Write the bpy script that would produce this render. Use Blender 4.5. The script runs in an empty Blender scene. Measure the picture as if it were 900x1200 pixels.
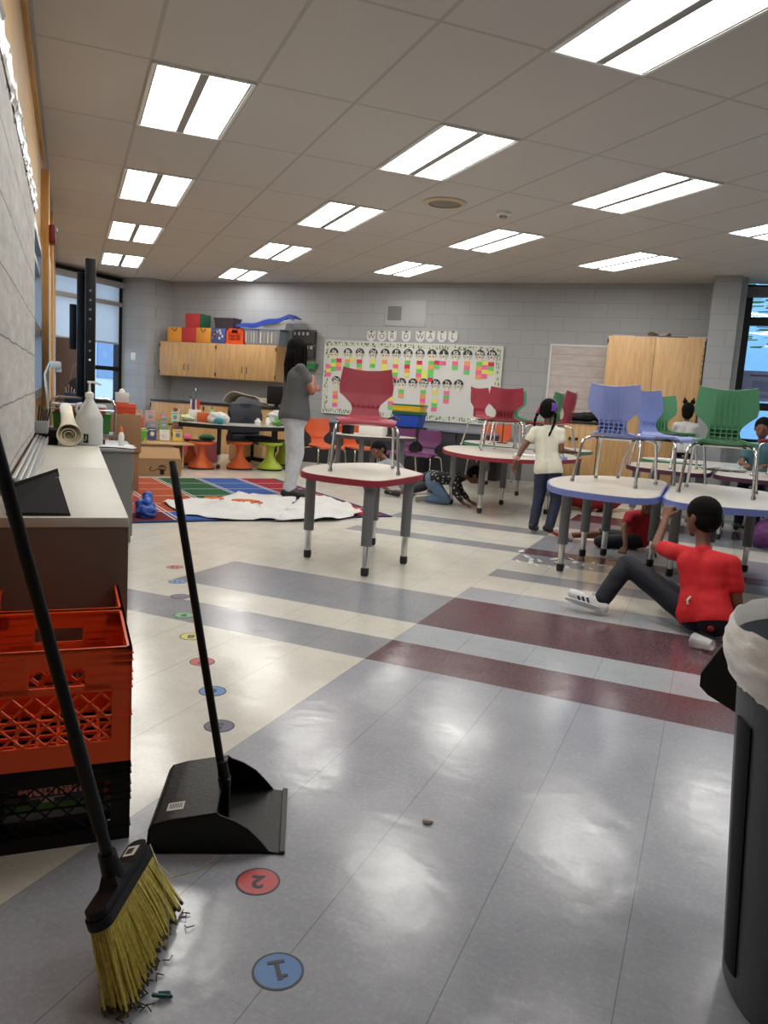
import bpy, bmesh, math, random
from mathutils import Vector, Matrix, noise
PI = math.pi
SC = bpy.context.scene
COL = SC.collection
R45 = PI / 4

# ------------------------------------------------------------------ camera
YAW, PITCH, ROLL = 0.38976 - PI / 4, -0.14603, 0.064586
CAMH = 1.11
CE = 2.913
cy_, sy_ = math.cos(YAW), math.sin(YAW)
f0 = Vector((sy_, cy_, 0)); r0 = Vector((cy_, -sy_, 0)); u0 = Vector((0, 0, 1))
fw = f0 * math.cos(PITCH) + u0 * math.sin(PITCH)
uu = -f0 * math.sin(PITCH) + u0 * math.cos(PITCH)
rr = r0 * math.cos(ROLL) + uu * math.sin(ROLL)
up = -r0 * math.sin(ROLL) + uu * math.cos(ROLL)
cd = bpy.data.cameras.new('camera')
cam = bpy.data.objects.new('camera', cd); COL.objects.link(cam)
M = Matrix.Identity(4)
for i in range(3):
    M[i][0] = rr[i]; M[i][1] = up[i]; M[i][2] = -fw[i]
M[2][3] = CAMH
cam.matrix_world = M
cd.sensor_fit = 'VERTICAL'; cd.sensor_height = 24.0
cd.lens = 24.0 * 909.85 / 1200.0
cd.clip_start = 0.02; cd.clip_end = 400
SC.camera = cam

# ------------------------------------------------------------------ world / exposure
w = bpy.data.worlds.new('world'); SC.world = w; w.use_nodes = True
wn = w.node_tree; wn.nodes.clear()
wo = wn.nodes.new('ShaderNodeOutputWorld'); bg = wn.nodes.new('ShaderNodeBackground')
bg.inputs[0].default_value = (0.52, 0.73, 1.0, 1); bg.inputs[1].default_value = 3.2
wn.links.new(bg.outputs[0], wo.inputs[0])
SC.view_settings.view_transform = 'Standard'
SC.view_settings.look = 'None'
SC.view_settings.exposure = 0.0
SC.view_settings.gamma = 1.0
SC.view_settings.use_curve_mapping = False
LAMP = 12.6

# ------------------------------------------------------------------ materials
def lin(c):
    c = c / 255.0
    return c / 12.92 if c <= 0.04045 else ((c + 0.055) / 1.055) ** 2.4
def rgb(r, g, b): return (lin(r), lin(g), lin(b), 1)
MATS = {}
def mat(name, col, rough=0.6, metal=0.0, var=0.0, vscale=8.0, bump=0.0, bscale=60.0, spec=0.5, trans=0.0, alpha=1.0):
    if name in MATS: return MATS[name]
    m = bpy.data.materials.new(name); m.use_nodes = True
    nt = m.node_tree; b = nt.nodes['Principled BSDF']
    c = rgb(*col)
    b.inputs['Base Color'].default_value = c
    b.inputs['Roughness'].default_value = rough
    b.inputs['Metallic'].default_value = metal
    b.inputs['Specular IOR Level'].default_value = spec
    b.inputs['Transmission Weight'].default_value = trans
    b.inputs['Alpha'].default_value = alpha
    if var or bump:
        tc = nt.nodes.new('ShaderNodeTexCoord')
    if var:
        n = nt.nodes.new('ShaderNodeTexNoise'); n.inputs['Scale'].default_value = vscale; n.inputs['Detail'].default_value = 6
        nt.links.new(tc.outputs['Object'], n.inputs['Vector'])
        r = nt.nodes.new('ShaderNodeValToRGB')
        lo = [max(0, x * (1 - var)) for x in c[:3]] + [1]; hi = [min(1, x * (1 + var)) for x in c[:3]] + [1]
        r.color_ramp.elements[0].position = .3; r.color_ramp.elements[0].color = lo
        r.color_ramp.elements[1].position = .7; r.color_ramp.elements[1].color = hi
        nt.links.new(n.outputs['Fac'], r.inputs[0]); nt.links.new(r.outputs[0], b.inputs['Base Color'])
    if bump:
        n2 = nt.nodes.new('ShaderNodeTexNoise'); n2.inputs['Scale'].default_value = bscale; n2.inputs['Detail'].default_value = 5
        nt.links.new(tc.outputs['Object'], n2.inputs['Vector'])
        bp = nt.nodes.new('ShaderNodeBump'); bp.inputs['Strength'].default_value = bump; bp.inputs['Distance'].default_value = .01
        nt.links.new(n2.outputs['Fac'], bp.inputs['Height']); nt.links.new(bp.outputs[0], b.inputs['Normal'])
    MATS[name] = m
    return m
def emis(name, col, strength):
    if name in MATS: return MATS[name]
    m = bpy.data.materials.new(name); m.use_nodes = True; nt = m.node_tree; nt.nodes.clear()
    o = nt.nodes.new('ShaderNodeOutputMaterial'); e = nt.nodes.new('ShaderNodeEmission')
    e.inputs[0].default_value = rgb(*col); e.inputs[1].default_value = strength
    nt.links.new(e.outputs[0], o.inputs[0]); MATS[name] = m; return m
def wood(name, c1, c2, scale=6.0, axis='Z', rough=0.45):
    if name in MATS: return MATS[name]
    m = bpy.data.materials.new(name); m.use_nodes = True; nt = m.node_tree; b = nt.nodes['Principled BSDF']
    tc = nt.nodes.new('ShaderNodeTexCoord'); mp = nt.nodes.new('ShaderNodeMapping')
    s = {'X': (.7, 9, 9), 'Y': (9, .7, 9), 'Z': (9, 9, .7)}[axis]
    mp.inputs['Scale'].default_value = s
    n = nt.nodes.new('ShaderNodeTexNoise'); n.inputs['Scale'].default_value = scale; n.inputs['Detail'].default_value = 8; n.inputs['Distortion'].default_value = .6
    r = nt.nodes.new('ShaderNodeValToRGB')
    r.color_ramp.elements[0].position = .35; r.color_ramp.elements[0].color = rgb(*c1)
    r.color_ramp.elements[1].position = .68; r.color_ramp.elements[1].color = rgb(*c2)
    nt.links.new(tc.outputs['Object'], mp.inputs[0]); nt.links.new(mp.outputs[0], n.inputs['Vector'])
    nt.links.new(n.outputs['Fac'], r.inputs[0]); nt.links.new(r.outputs[0], b.inputs['Base Color'])
    b.inputs['Roughness'].default_value = rough
    MATS[name] = m; return m

class NT:
    """small node-graph helper"""
    def __init__(s, name):
        s.m = bpy.data.materials.new(name); s.m.use_nodes = True; s.t = s.m.node_tree
        s.b = s.t.nodes['Principled BSDF']; s.tc = s.t.nodes.new('ShaderNodeTexCoord')
    def n(s, typ, **kw):
        nd = s.t.nodes.new(typ)
        for k, v in kw.items(): setattr(nd, k, v)
        return nd
    def l(s, a, b): s.t.links.new(a, b)
    def math(s, op, a, b=None, c=None):
        nd = s.t.nodes.new('ShaderNodeMath'); nd.operation = op
        for i, v in enumerate((a, b, c)):
            if v is None: continue
            if hasattr(v, 'links') or hasattr(v, 'is_output'): s.l(v, nd.inputs[i])
            else: nd.inputs[i].default_value = v
        return nd.outputs[0]
    def mix(s, fac, a, b, typ='MIX'):
        nd = s.t.nodes.new('ShaderNodeMix'); nd.data_type = 'RGBA'; nd.blend_type = typ
        ins = [i for i in nd.inputs if i.name in ('Factor', 'A', 'B')]
        fi = nd.inputs[0]; ai = nd.inputs[6]; bi = nd.inputs[7]
        for sock, v in ((fi, fac), (ai, a), (bi, b)):
            if hasattr(v, 'is_output'): s.l(v, sock)
            else: sock.default_value = v
        return nd.outputs[2]
    def noise(s, scale, detail=4, vec=None, rough=.5):
        nd = s.t.nodes.new('ShaderNodeTexNoise'); nd.inputs['Scale'].default_value = scale
        nd.inputs['Detail'].default_value = detail; nd.inputs['Roughness'].default_value = rough
        s.l(vec if vec is not None else s.tc.outputs['Object'], nd.inputs['Vector'])
        return nd.outputs['Fac']
    def ramp(s, fac, stops, interp='LINEAR'):
        nd = s.t.nodes.new('ShaderNodeValToRGB'); cr = nd.color_ramp; cr.interpolation = interp
        while len(cr.elements) < len(stops): cr.elements.new(0.5)
        for e, (p, c) in zip(cr.elements, stops): e.position = p; e.color = c
        s.l(fac, nd.inputs[0]); return nd.outputs[0]
    def bump(s, h, strength=.2, dist=.01):
        nd = s.t.nodes.new('ShaderNodeBump'); nd.inputs['Strength'].default_value = strength; nd.inputs['Distance'].default_value = dist
        s.l(h, nd.inputs['Height']); s.l(nd.outputs[0], s.b.inputs['Normal'])

# ------------------------------------------------------------------ mesh builder
class MB:
    def __init__(s): s.v = []; s.f = []; s.sm = []
    def add(s, verts, faces, smooth=False, mx=None):
        o = len(s.v)
        for p in verts:
            p = Vector(p)
            if mx is not None: p = mx @ p
            s.v.append(p)
        for f in faces: s.f.append([o + i for i in f]); s.sm.append(smooth)
        return s
    def box(s, c, d, rz=0, mx=None, bev=0):
        x, y, z = d[0] / 2, d[1] / 2, d[2] / 2
        if bev > 0:
            b = min(bev, x * .9, y * .9, z * .9)
            bm = bmesh.new(); bmesh.ops.create_cube(bm, size=1)
            for v in bm.verts: v.co = Vector((v.co.x * 2 * x, v.co.y * 2 * y, v.co.z * 2 * z))
            bmesh.ops.bevel(bm, geom=bm.edges[:], offset=b, segments=2, profile=.5, affect='EDGES')
            vs = [v.co.copy() for v in bm.verts]; bm.verts.index_update()
            fs = [[v.index for v in f.verts] for f in bm.faces]; bm.free()
        else:
            vs = [Vector((i * x, j * y, k * z)) for k in (-1, 1) for j in (-1, 1) for i in (-1, 1)]
            fs = [(0, 2, 3, 1), (4, 5, 7, 6), (0, 1, 5, 4), (2, 6, 7, 3), (0, 4, 6, 2), (1, 3, 7, 5)]
        R = Matrix.Rotation(rz, 3, 'Z'); c = Vector(c)
        return s.add([R @ v + c for v in vs], fs, False, mx)
    def prism(s, poly, z0, z1, mx=None, smooth=False):
        n = len(poly)
        vs = [(p[0], p[1], z0) for p in poly] + [(p[0], p[1], z1) for p in poly]
        fs = [list(range(n))[::-1], list(range(n, 2 * n))] + [(i, (i + 1) % n, n + (i + 1) % n, n + i) for i in range(n)]
        return s.add(vs, fs, smooth, mx)
    def ring(s, poly_out, poly_in, z0, z1, mx=None):
        n = len(poly_out)
        vs = [(p[0], p[1], z) for z in (z0, z1) for p in poly_out] + [(p[0], p[1], z) for z in (z0, z1) for p in poly_in]
        fs = []
        for i in range(n):
            j = (i + 1) % n
            fs += [(i, j, n + j, n + i), (2 * n + j, 2 * n + i, 3 * n + i, 3 * n + j), (n + i, n + j, 3 * n + j, 3 * n + i), (j, i, 2 * n + i, 2 * n + j)]
        return s.add(vs, fs, False, mx)
    def hull8(s, bot, top, mx=None):
        return s.add(list(bot) + list(top), [(3, 2, 1, 0), (4, 5, 6, 7), (0, 1, 5, 4), (1, 2, 6, 5), (2, 3, 7, 6), (3, 0, 4, 7)], False, mx)
    def tube(s, pts, r, n=10, caps=True, mx=None, flat=None):
        pts = [Vector(p) for p in pts]; m = len(pts)
        rs = r if isinstance(r, (list, tuple)) else [r] * m
        vs = []; fs = []
        t0 = (pts[1] - pts[0]).normalized()
        a = Vector((0, 0, 1)) if abs(t0.z) < .9 else Vector((1, 0, 0))
        nx = t0.cross(a).normalized()
        for i, p in enumerate(pts):
            if i == 0: t = pts[1] - pts[0]
            elif i == m - 1: t = pts[-1] - pts[-2]
            else: t = (pts[i + 1] - p).normalized() + (p - pts[i - 1]).normalized()
            t = t.normalized() if t.length > 1e-9 else t0
            nx = (nx - t * nx.dot(t))
            nx = nx.normalized() if nx.length > 1e-6 else t.orthogonal().normalized()
            ny = t.cross(nx)
            for k in range(n):
                an = 2 * PI * k / n
                q = nx * math.cos(an) + ny * math.sin(an) * (flat if flat else 1)
                vs.append(p + q * rs[i])
        for i in range(m - 1):
            for k in range(n):
                k2 = (k + 1) % n
                fs.append((i * n + k, i * n + k2, (i + 1) * n + k2, (i + 1) * n + k))
        if caps:
            fs.append(list(range(n))[::-1]); fs.append([(m - 1) * n + k for k in range(n)])
        return s.add(vs, fs, True, mx)
    def lathe(s, prof, c=(0, 0, 0), n=24, mx=None, caps=True, sx=1, sy=1):
        vs = []; fs = []; m = len(prof)
        for (r, z) in prof:
            for k in range(n):
                a = 2 * PI * k / n
                vs.append((c[0] + r * math.cos(a) * sx, c[1] + r * math.sin(a) * sy, c[2] + z))
        for i in range(m - 1):
            for k in range(n):
                k2 = (k + 1) % n
                fs.append((i * n + k, i * n + k2, (i + 1) * n + k2, (i + 1) * n + k))
        if caps: fs.append(list(range(n))[::-1]); fs.append([(m - 1) * n + k for k in range(n)])
        return s.add(vs, fs, True, mx)
    def ball(s, c, r, n=14, mx=None):
        if not isinstance(r, (tuple, list)): r = (r, r, r)
        vs = []; fs = []; m = n // 2 + 1
        for i in range(m):
            th = PI * i / (m - 1)
            for k in range(n):
                a = 2 * PI * k / n
                vs.append((c[0] + r[0] * math.sin(th) * math.cos(a), c[1] + r[1] * math.sin(th) * math.sin(a), c[2] + r[2] * math.cos(th)))
        for i in range(m - 1):
            for k in range(n):
                k2 = (k + 1) % n; fs.append((i * n + k, (i + 1) * n + k, (i + 1) * n + k2, i * n + k2))
        return s.add(vs, fs, True, mx)
    def grid(s, fn, nu, nv, smooth=True, mx=None):
        vs = [fn(i / nu, j / nv) for j in range(nv + 1) for i in range(nu + 1)]
        fs = [(j * (nu + 1) + i, j * (nu + 1) + i + 1, (j + 1) * (nu + 1) + i + 1, (j + 1) * (nu + 1) + i) for j in range(nv) for i in range(nu)]
        return s.add(vs, fs, smooth, mx)
    def shell(s, fn, nu, nv, th, mx=None):
        """closed slab: grid surface fn offset along its normal by th"""
        P = [[Vector(fn(i / nu, j / nv)) for i in range(nu + 1)] for j in range(nv + 1)]
        N = [[None] * (nu + 1) for _ in range(nv + 1)]
        for j in range(nv + 1):
            for i in range(nu + 1):
                a = P[j][min(i + 1, nu)] - P[j][max(i - 1, 0)]; b = P[min(j + 1, nv)][i] - P[max(j - 1, 0)][i]
                nn = a.cross(b); N[j][i] = nn.normalized() if nn.length > 1e-12 else Vector((0, 0, 1))
        W = nu + 1; T = W * (nv + 1)
        vs = [P[j][i] for j in range(nv + 1) for i in range(W)] + [P[j][i] - N[j][i] * th for j in range(nv + 1) for i in range(W)]
        fs = []
        for j in range(nv):
            for i in range(nu):
                a = j * W + i; fs.append((a, a + 1, a + W + 1, a + W)); fs.append((T + a + W, T + a + W + 1, T + a + 1, T + a))
        for i in range(nu):
            fs.append((i + 1, i, T + i, T + i + 1)); a = nv * W + i; fs.append((a, a + 1, T + a + 1, T + a))
        for j in range(nv):
            a = j * W; fs.append((a, a + W, T + a + W, T + a)); a = j * W + nu; fs.append((a + W, a, T + a, T + a + W))
        return s.add(vs, fs, True, mx)
    def mesh(s, name):
        me = bpy.data.meshes.new(name); me.from_pydata([tuple(v) for v in s.v], [], s.f)
        me.polygons.foreach_set('use_smooth', s.sm); me.update()
        return me
def R3(rx=0, ry=0, rz=0, t=(0, 0, 0)):
    return Matrix.Translation(Vector(t)) @ Matrix.Rotation(rz, 4, 'Z') @ Matrix.Rotation(ry, 4, 'Y') @ Matrix.Rotation(rx, 4, 'X')

def autosmooth(me, ang=40):
    try: me.set_sharp_from_angle(angle=math.radians(ang))
    except Exception: pass
def link(name, me, m, parent=None, loc=(0, 0, 0), rz=0):
    o = bpy.data.objects.new(name, me); COL.objects.link(o)
    if m is not None: me.materials.append(m)
    if parent is not None: o.parent = parent
    o.location = loc; o.rotation_euler = (0, 0, rz)
    return o
def part(name, mb, m, parent, label=None, loc=(0, 0, 0), rz=0):
    me = mb.mesh(name) if isinstance(mb, MB) else mb
    autosmooth(me)
    o = link(name, me, m, parent, loc, rz)
    if label: o['label'] = label
    return o
def tag(o, label, cat, group=None, kind=None):
    o['label'] = label; o['category'] = cat
    if group: o['group'] = group
    if kind: o['kind'] = kind
    return o
def thing(name, label, cat, loc=(0, 0, 0), rz=0, group=None):
    o = bpy.data.objects.new(name, None); COL.objects.link(o); o.location = loc; o.rotation_euler = (0, 0, rz)
    o.empty_display_size = .1
    return tag(o, label, cat, group)
def single(name, mb, m, label, cat, loc=(0, 0, 0), rz=0, group=None):
    o = part(name, mb, m, None, None, loc, rz); return tag(o, label, cat, group)
def struct(name, mb, m, loc=(0, 0, 0), rz=0, parent=None):
    o = part(name, mb, m, parent, None, loc, rz)
    if parent is None: o['kind'] = 'structure'
    return o
def kids(o): return [c for c in bpy.data.objects if c.parent == o]
def dup(root, loc, rz, label, group=None):
    def cp(o, par):
        c = o.copy(); COL.objects.link(c)
        if par is not None: c.parent = par
        for k in kids(o): cp(k, c)
        return c
    c = cp(root, None); c.location = loc; c.rotation_euler = (0, 0, rz); c['label'] = label
    if group: c['group'] = group
    return c
def text_mesh(txt, size, ext=.001, align='CENTER', bold=0.0):
    cu = bpy.data.curves.new('t', 'FONT'); cu.body = txt; cu.size = size; cu.extrude = ext; cu.align_x = align; cu.align_y = 'CENTER'
    cu.offset = bold; cu.resolution_u = 3
    ob = bpy.data.objects.new('t', cu); COL.objects.link(ob)
    bpy.context.view_layer.update()
    me = bpy.data.meshes.new_from_object(ob.evaluated_get(bpy.context.evaluated_depsgraph_get()))
    bpy.data.objects.remove(ob); bpy.data.curves.remove(cu)
    return me
def text_part(txt, size, m, parent, mx, name='lettering', bold=0.0, ext=.001):
    me = text_mesh(txt, size, ext, bold=bold); me.transform(mx)
    me.materials.clear()
    return link(name, me, m, parent)
def S(a, b, z=0):   # frame of the slanted side wall: a = distance out from it, b = along it
    c = math.sqrt(.5); return Vector((a * c - b * c, a * c + b * c, z))
def rnd(seed): return random.Random(seed)
def chaikin(poly, it=2, q=.25):
    for _ in range(it):
        out = []
        n = len(poly)
        for i in range(n):
            a = poly[i]; b = poly[(i + 1) % n]
            out.append((a[0] * (1 - q) + b[0] * q, a[1] * (1 - q) + b[1] * q)); out.append((a[0] * q + b[0] * (1 - q), a[1] * q + b[1] * (1 - q)))
        poly = out
    return poly
def inset(poly, d):
    n = len(poly); out = []
    A = sum(poly[i][0] * poly[(i + 1) % n][1] - poly[(i + 1) % n][0] * poly[i][1] for i in range(n))
    sg = 1 if A > 0 else -1
    for i in range(n):
        p0 = Vector(poly[i - 1]); p1 = Vector(poly[i]); p2 = Vector(poly[(i + 1) % n])
        e = ((p1 - p0).normalized() + (p2 - p1).normalized())
        if e.length < 1e-9: e = p2 - p1
        e.normalize(); nrm = Vector((-e.y, e.x)) * sg
        q = p1 + nrm * d; out.append((q.x, q.y))
    return out

def V(*a): return Vector(a[0] if len(a) == 1 else a)
def capsule(mb, p0, r0, p1, r1, n=14, k=5):
    p0 = Vector(p0); p1 = Vector(p1); d = p1 - p0; L = max(d.length, 1e-4); d = d / L
    prof = [(r0 * math.cos(PI / 2 * (1 - i / k)), -r0 * math.sin(PI / 2 * (1 - i / k))) for i in range(k + 1)]
    prof = [(max(.0002, a), b) for a, b in prof] + [(max(.0002, r1 * math.cos(PI / 2 * i / k)), L + r1 * math.sin(PI / 2 * i / k)) for i in range(k + 1)]
    q = Vector((0, 0, 1)).rotation_difference(d)
    mx = Matrix.Translation(p0) @ q.to_matrix().to_4x4()
    mb.lathe(prof, n=n, mx=mx)
def blob_mesh(name, mb, vox, smooth=4, wrinkle=0.0, wscale=14, cuts=()):
    me = mb.mesh(name); ob = bpy.data.objects.new('tmp', me); COL.objects.link(ob)
    r = ob.modifiers.new('r', 'REMESH'); r.mode = 'VOXEL'; r.voxel_size = vox; r.use_smooth_shade = True
    s = ob.modifiers.new('s', 'SMOOTH'); s.factor = .5; s.iterations = smooth
    bpy.context.view_layer.update()
    m2 = bpy.data.meshes.new_from_object(ob.evaluated_get(bpy.context.evaluated_depsgraph_get()))
    bpy.data.objects.remove(ob); bpy.data.meshes.remove(me)
    m2.name = name
    if wrinkle:
        m2.update()
        for v in m2.vertices:
            h = noise.noise(v.co * wscale) + .6 * noise.noise(Vector((v.co.x * wscale * .7, v.co.y * wscale * .7, v.co.z * wscale * 2.4)) + Vector((7, 3, 1)))
            v.co += v.normal * (h * wrinkle)
    if cuts:
        bm = bmesh.new(); bm.from_mesh(m2)
        for co, no in cuts:   # remove what lies on the positive side of each plane
            g = bm.verts[:] + bm.edges[:] + bm.faces[:]
            bmesh.ops.bisect_plane(bm, geom=g, plane_co=co, plane_no=no, clear_outer=True)
            ed = [e for e in bm.edges if e.is_boundary]
            if ed: bmesh.ops.holes_fill(bm, edges=ed)
        bm.to_mesh(m2); bm.free()
    for p in m2.polygons: p.use_smooth = True
    m2.materials.clear()
    return m2
# ================================================================== room
POLY = [(2.19, -2.5), (4.5, -2.5), (4.5, 11.65), (-9.95, 11.65), (-9.95, 9.64)]
def tileseams(g, x, per, w):
    fr = g.math('FRACT', g.math('DIVIDE', x, per))
    return g.math('LESS_THAN', fr, w / per)

# floor
g = NT('vinyl_tile_floor')
sep = g.n('ShaderNodeSeparateXYZ'); g.l(g.tc.outputs['Object'], sep.inputs[0])
X, Y = sep.outputs[0], sep.outputs[1]
beige = rgb(212, 209, 198); grey = rgb(146, 148, 155); lgrey = rgb(168, 173, 179); blug = rgb(160, 163, 172); mar = rgb(98, 70, 77)
def stripes(stops):
    fac = g.math('DIVIDE', Y, 16.0)
    return g.ramp(fac, [(max(0, p / 16.0), c) for p, c in stops], 'CONSTANT')
left = stripes([(0, beige), (2.92, grey), (3.235, beige), (3.56, grey), (4.187, beige), (5.77, grey), (6.06, beige), (6.72, grey), (7.05, beige)])
leftb = stripes([(0, beige), (2.92, grey), (3.235, beige)])
right = stripes([(0, blug), (2.93, mar), (3.24, lgrey), (3.56, mar), (4.187, lgrey), (4.49, beige), (4.815, grey), (5.11, beige), (5.458, grey), (5.79, mar), (6.06, grey), (6.77, beige), (7.35, grey), (7.9, mar), (8.5, beige), (9.1, grey), (9.4, beige), (10.0, grey), (10.3, beige)])
inL = g.math('GREATER_THAN', X, -2.775)
c = g.mix(inL, leftb, left)
c = g.mix(g.math('GREATER_THAN', X, -1.271), c, right)
mott = g.noise(70, 8, rough=.75)
c = g.mix(g.math('MULTIPLY', g.math('SUBTRACT', mott, .5), .45), c, (1, 1, 1, 1), 'MIX')
mm = g.ramp(mott, [(.25, (.92, .92, .92, 1)), (.75, (1.06, 1.06, 1.06, 1))])
c = g.mix(1.0, c, mm, 'MULTIPLY')
dirt = g.ramp(g.noise(3.5, 10, rough=.75), [(.3, (.86, .86, .86, 1)), (.55, (1, 1, 1, 1))])
c = g.mix(1.0, c, dirt, 'MULTIPLY')
Xs = g.math('ADD', X, 1.2725 + 30 * .3048)
s1 = tileseams(g, Xs, .3048, .0022)
c = g.mix(g.math('MULTIPLY', s1, .55), c, rgb(70, 70, 74))
Ys = g.math('ADD', Y, -2.921 + 30 * .3048)
s2 = tileseams(g, Ys, .3048, .0015)
c = g.mix(g.math('MULTIPLY', s2, .18), c, rgb(80, 80, 84))
g.l(c, g.b.inputs['Base Color'])
rf = g.ramp(g.noise(5, 8, rough=.7), [(.3, (.13, .13, .13, 1)), (.7, (.24, .24, .24, 1))])
g.l(rf, g.b.inputs['Roughness'])
g.b.inputs['Specular IOR Level'].default_value = .5
h = g.math('ADD', g.math('MULTIPLY', g.noise(14, 5), .5), g.noise(3, 3))
g.bump(h, .10, .02)
fl = MB(); fl.prism(POLY, -.1, 0); struct('floor', fl, g.m)

# ceiling (object frame = lay-in grid, origin on a grid corner)
OX, OY = .4206, 4.9082
g = NT('ceiling_tiles')
sep = g.n('ShaderNodeSeparateXYZ'); g.l(g.tc.outputs['Object'], sep.inputs[0])
U = g.math('ADD', sep.outputs[0], 60 * .6096 + .012); V = g.math('ADD', sep.outputs[1], 30 * 1.2192 + .012)
t = g.math('MAXIMUM', tileseams(g, U, .6096, .024), tileseams(g, V, 1.2192, .024))
base = g.mix(g.noise(55, 6, rough=.8), rgb(194, 190, 184), rgb(208, 204, 199))
base = g.mix(g.math('MULTIPLY', g.ramp(g.noise(.5, 3), [(.35, (0, 0, 0, 1)), (.75, (1, 1, 1, 1))]), .25), base, rgb(184, 176, 166))
c = g.mix(t, base, rgb(178, 174, 169))
g.l(c, g.b.inputs['Base Color']); g.b.inputs['Roughness'].default_value = .95; g.b.inputs['Specular IOR Level'].default_value = .1
hb = g.math('ADD', g.math('MULTIPLY', t, -1.5), g.math('MULTIPLY', g.noise(180, 3), .4)); g.bump(hb, .3, .01)
Mi = Matrix.Rotation(-R45, 3, 'Z'); org = Matrix.Rotation(R45, 3, 'Z') @ Vector((OX, OY, 0))
cm = MB(); cm.prism([(Mi @ (Vector((p[0], p[1], 0)) - org))[:2] for p in POLY], 0, .12)
struct('ceiling', cm, g.m, (org.x, org.y, CE), R45)

# painted block walls : local x along the wall, z up
g = NT('painted_block')
sep = g.n('ShaderNodeSeparateXYZ'); g.l(g.tc.outputs['Object'], sep.inputs[0])
cb = g.n('ShaderNodeCombineXYZ'); g.l(sep.outputs[0], cb.inputs[0]); g.l(sep.outputs[2], cb.inputs[1])
br = g.n('ShaderNodeTexBrick'); g.l(cb.outputs[0], br.inputs['Vector'])
br.inputs['Scale'].default_value = 1; br.inputs['Brick Width'].default_value = .406; br.inputs['Row Height'].default_value = .203
br.inputs['Mortar Size'].default_value = .004; br.inputs['Mortar Smooth'].default_value = .3
br.inputs['Color1'].default_value = rgb(163, 166, 168); br.inputs['Color2'].default_value = rgb(159, 162, 165); br.inputs['Mortar'].default_value = rgb(140, 143, 147)
g.l(br.outputs['Color'], g.b.inputs['Base Color']); g.b.inputs['Roughness'].default_value = .55
g.bump(g.math('ADD', g.math('MULTIPLY', br.outputs['Fac'], -2), g.math('MULTIPLY', g.noise(90, 4), .5)), .25, .006)
BLOCK = g.m
def wall(name, p0, p1, z0=0, z1=CE, th=.2, m=BLOCK, out=1):
    p0 = Vector(p0); p1 = Vector(p1); d = p1 - p0
    mb = MB(); mb.box((d.length / 2, out * th / 2, (z0 + z1) / 2), (d.length, th, z1 - z0))
    return struct(name, mb, m, (p0.x, p0.y, 0), math.atan2(d.y, d.x))
wall('wall_back', (-9.95, 11.65), (.12, 11.65))
# right of the pillar: sill wall, window and header
wall('wall_back_sill', (.12, 11.65), (4.5, 11.65), 0, .8)
wall('wall_right', (4.5, 11.65), (4.5, -2.5))
wall('wall_front', (4.5, -2.5), (2.19, -2.5))
# corner column and pillar
mb = MB(); mb.prism([(-9.95, 11.16), (-9.39, 11.16), (-9.23, 11.66), (-9.95, 11.66)], 0, CE)
struct('wall_corner_column', mb, BLOCK)
mb = MB(); mb.box((.165, .33, CE / 2), (.33, .66, CE)); mb.box((.365, .40, CE / 2), (.07, .52, CE))
struct('wall_pillar', mb, BLOCK, (-.25, 11.0, 0))
# window wall at the far left
wall('wall_left_sill', (-9.95, 9.4), (-9.95, 11.2), 0, .70)
wall('wall_left_head', (-9.95, 9.4), (-9.95, 11.2), 2.88, CE)
BLK = mat('black_frame', (14, 14, 16), .45, spec=.3)
GREYF = mat('grey_fascia', (120, 118, 114), .6)
g = NT('window_glass'); nt = g.t; nt.nodes.remove(g.b)
o = [n for n in nt.nodes if n.type == 'OUTPUT_MATERIAL'][0]
tr = g.n('ShaderNodeBsdfTransparent'); gl = g.n('ShaderNodeBsdfGlossy'); gl.inputs['Roughness'].default_value = .02
mx = g.n('ShaderNodeMixShader'); mx.inputs[0].default_value = .07
g.l(tr.outputs[0], mx.inputs[1]); g.l(gl.outputs[0], mx.inputs[2]); g.l(mx.outputs[0], o.inputs[0])
GLASS = g.m
g = NT('roller_shade_cloth'); nt = g.t; nt.nodes.remove(g.b)
o = [n for n in nt.nodes if n.type == 'OUTPUT_MATERIAL'][0]
df = g.n('ShaderNodeBsdfDiffuse'); df.inputs[0].default_value = rgb(190, 195, 200)
tl = g.n('ShaderNodeBsdfTranslucent'); tl.inputs[0].default_value = rgb(235, 235, 235); mx = g.n('ShaderNodeMixShader'); mx.inputs[0].default_value = .55
tp = g.n('ShaderNodeBsdfTransparent'); m2 = g.n('ShaderNodeMixShader'); m2.inputs[0].default_value = .25
g.l(df.outputs[0], mx.inputs[1]); g.l(tl.outputs[0], mx.inputs[2]); g.l(mx.outputs[0], m2.inputs[1]); g.l(tp.outputs[0], m2.inputs[2]); g.l(m2.outputs[0], o.inputs[0])
SHADE = g.m
# window_1: left window (plane X=-9.95)
W = struct('window_1', MB().box((0, 0, 2.85), (.10, 1.76, .08)).box((0, 0, .73), (.10, 1.76, .06)).box((0, -.83, 1.79), (.10, .1, 2.1)).box((0, .82, 1.79), (.12, .12, 2.1))
           .box((0, .06, 1.79), (.10, .12, 2.1)).box((0, 0, 1.31), (.09, 1.7, .07)).box((0, 0, 2.45), (.09, 1.7, .05)), BLK, (-10.0, 10.32, 0))
struct('window_pane', MB().box((0, 0, 1.79), (.008, 1.7, 2.1)), GLASS, parent=W)
sh = MB(); sh.box((.055, -.40, 2.24), (.003, .76, .98)); sh.box((.055, .44, 2.24), (.003, .64, .98))
s = struct('roller_shade', sh, SHADE, parent=W)
struct('shade_bottom_bar', MB().box((.057, -.40, 1.75), (.014, .76, .03)).box((.057, .44, 1.75), (.014, .64, .03)), mat('shade_bar', (150, 156, 164), .5), parent=W)
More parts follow.
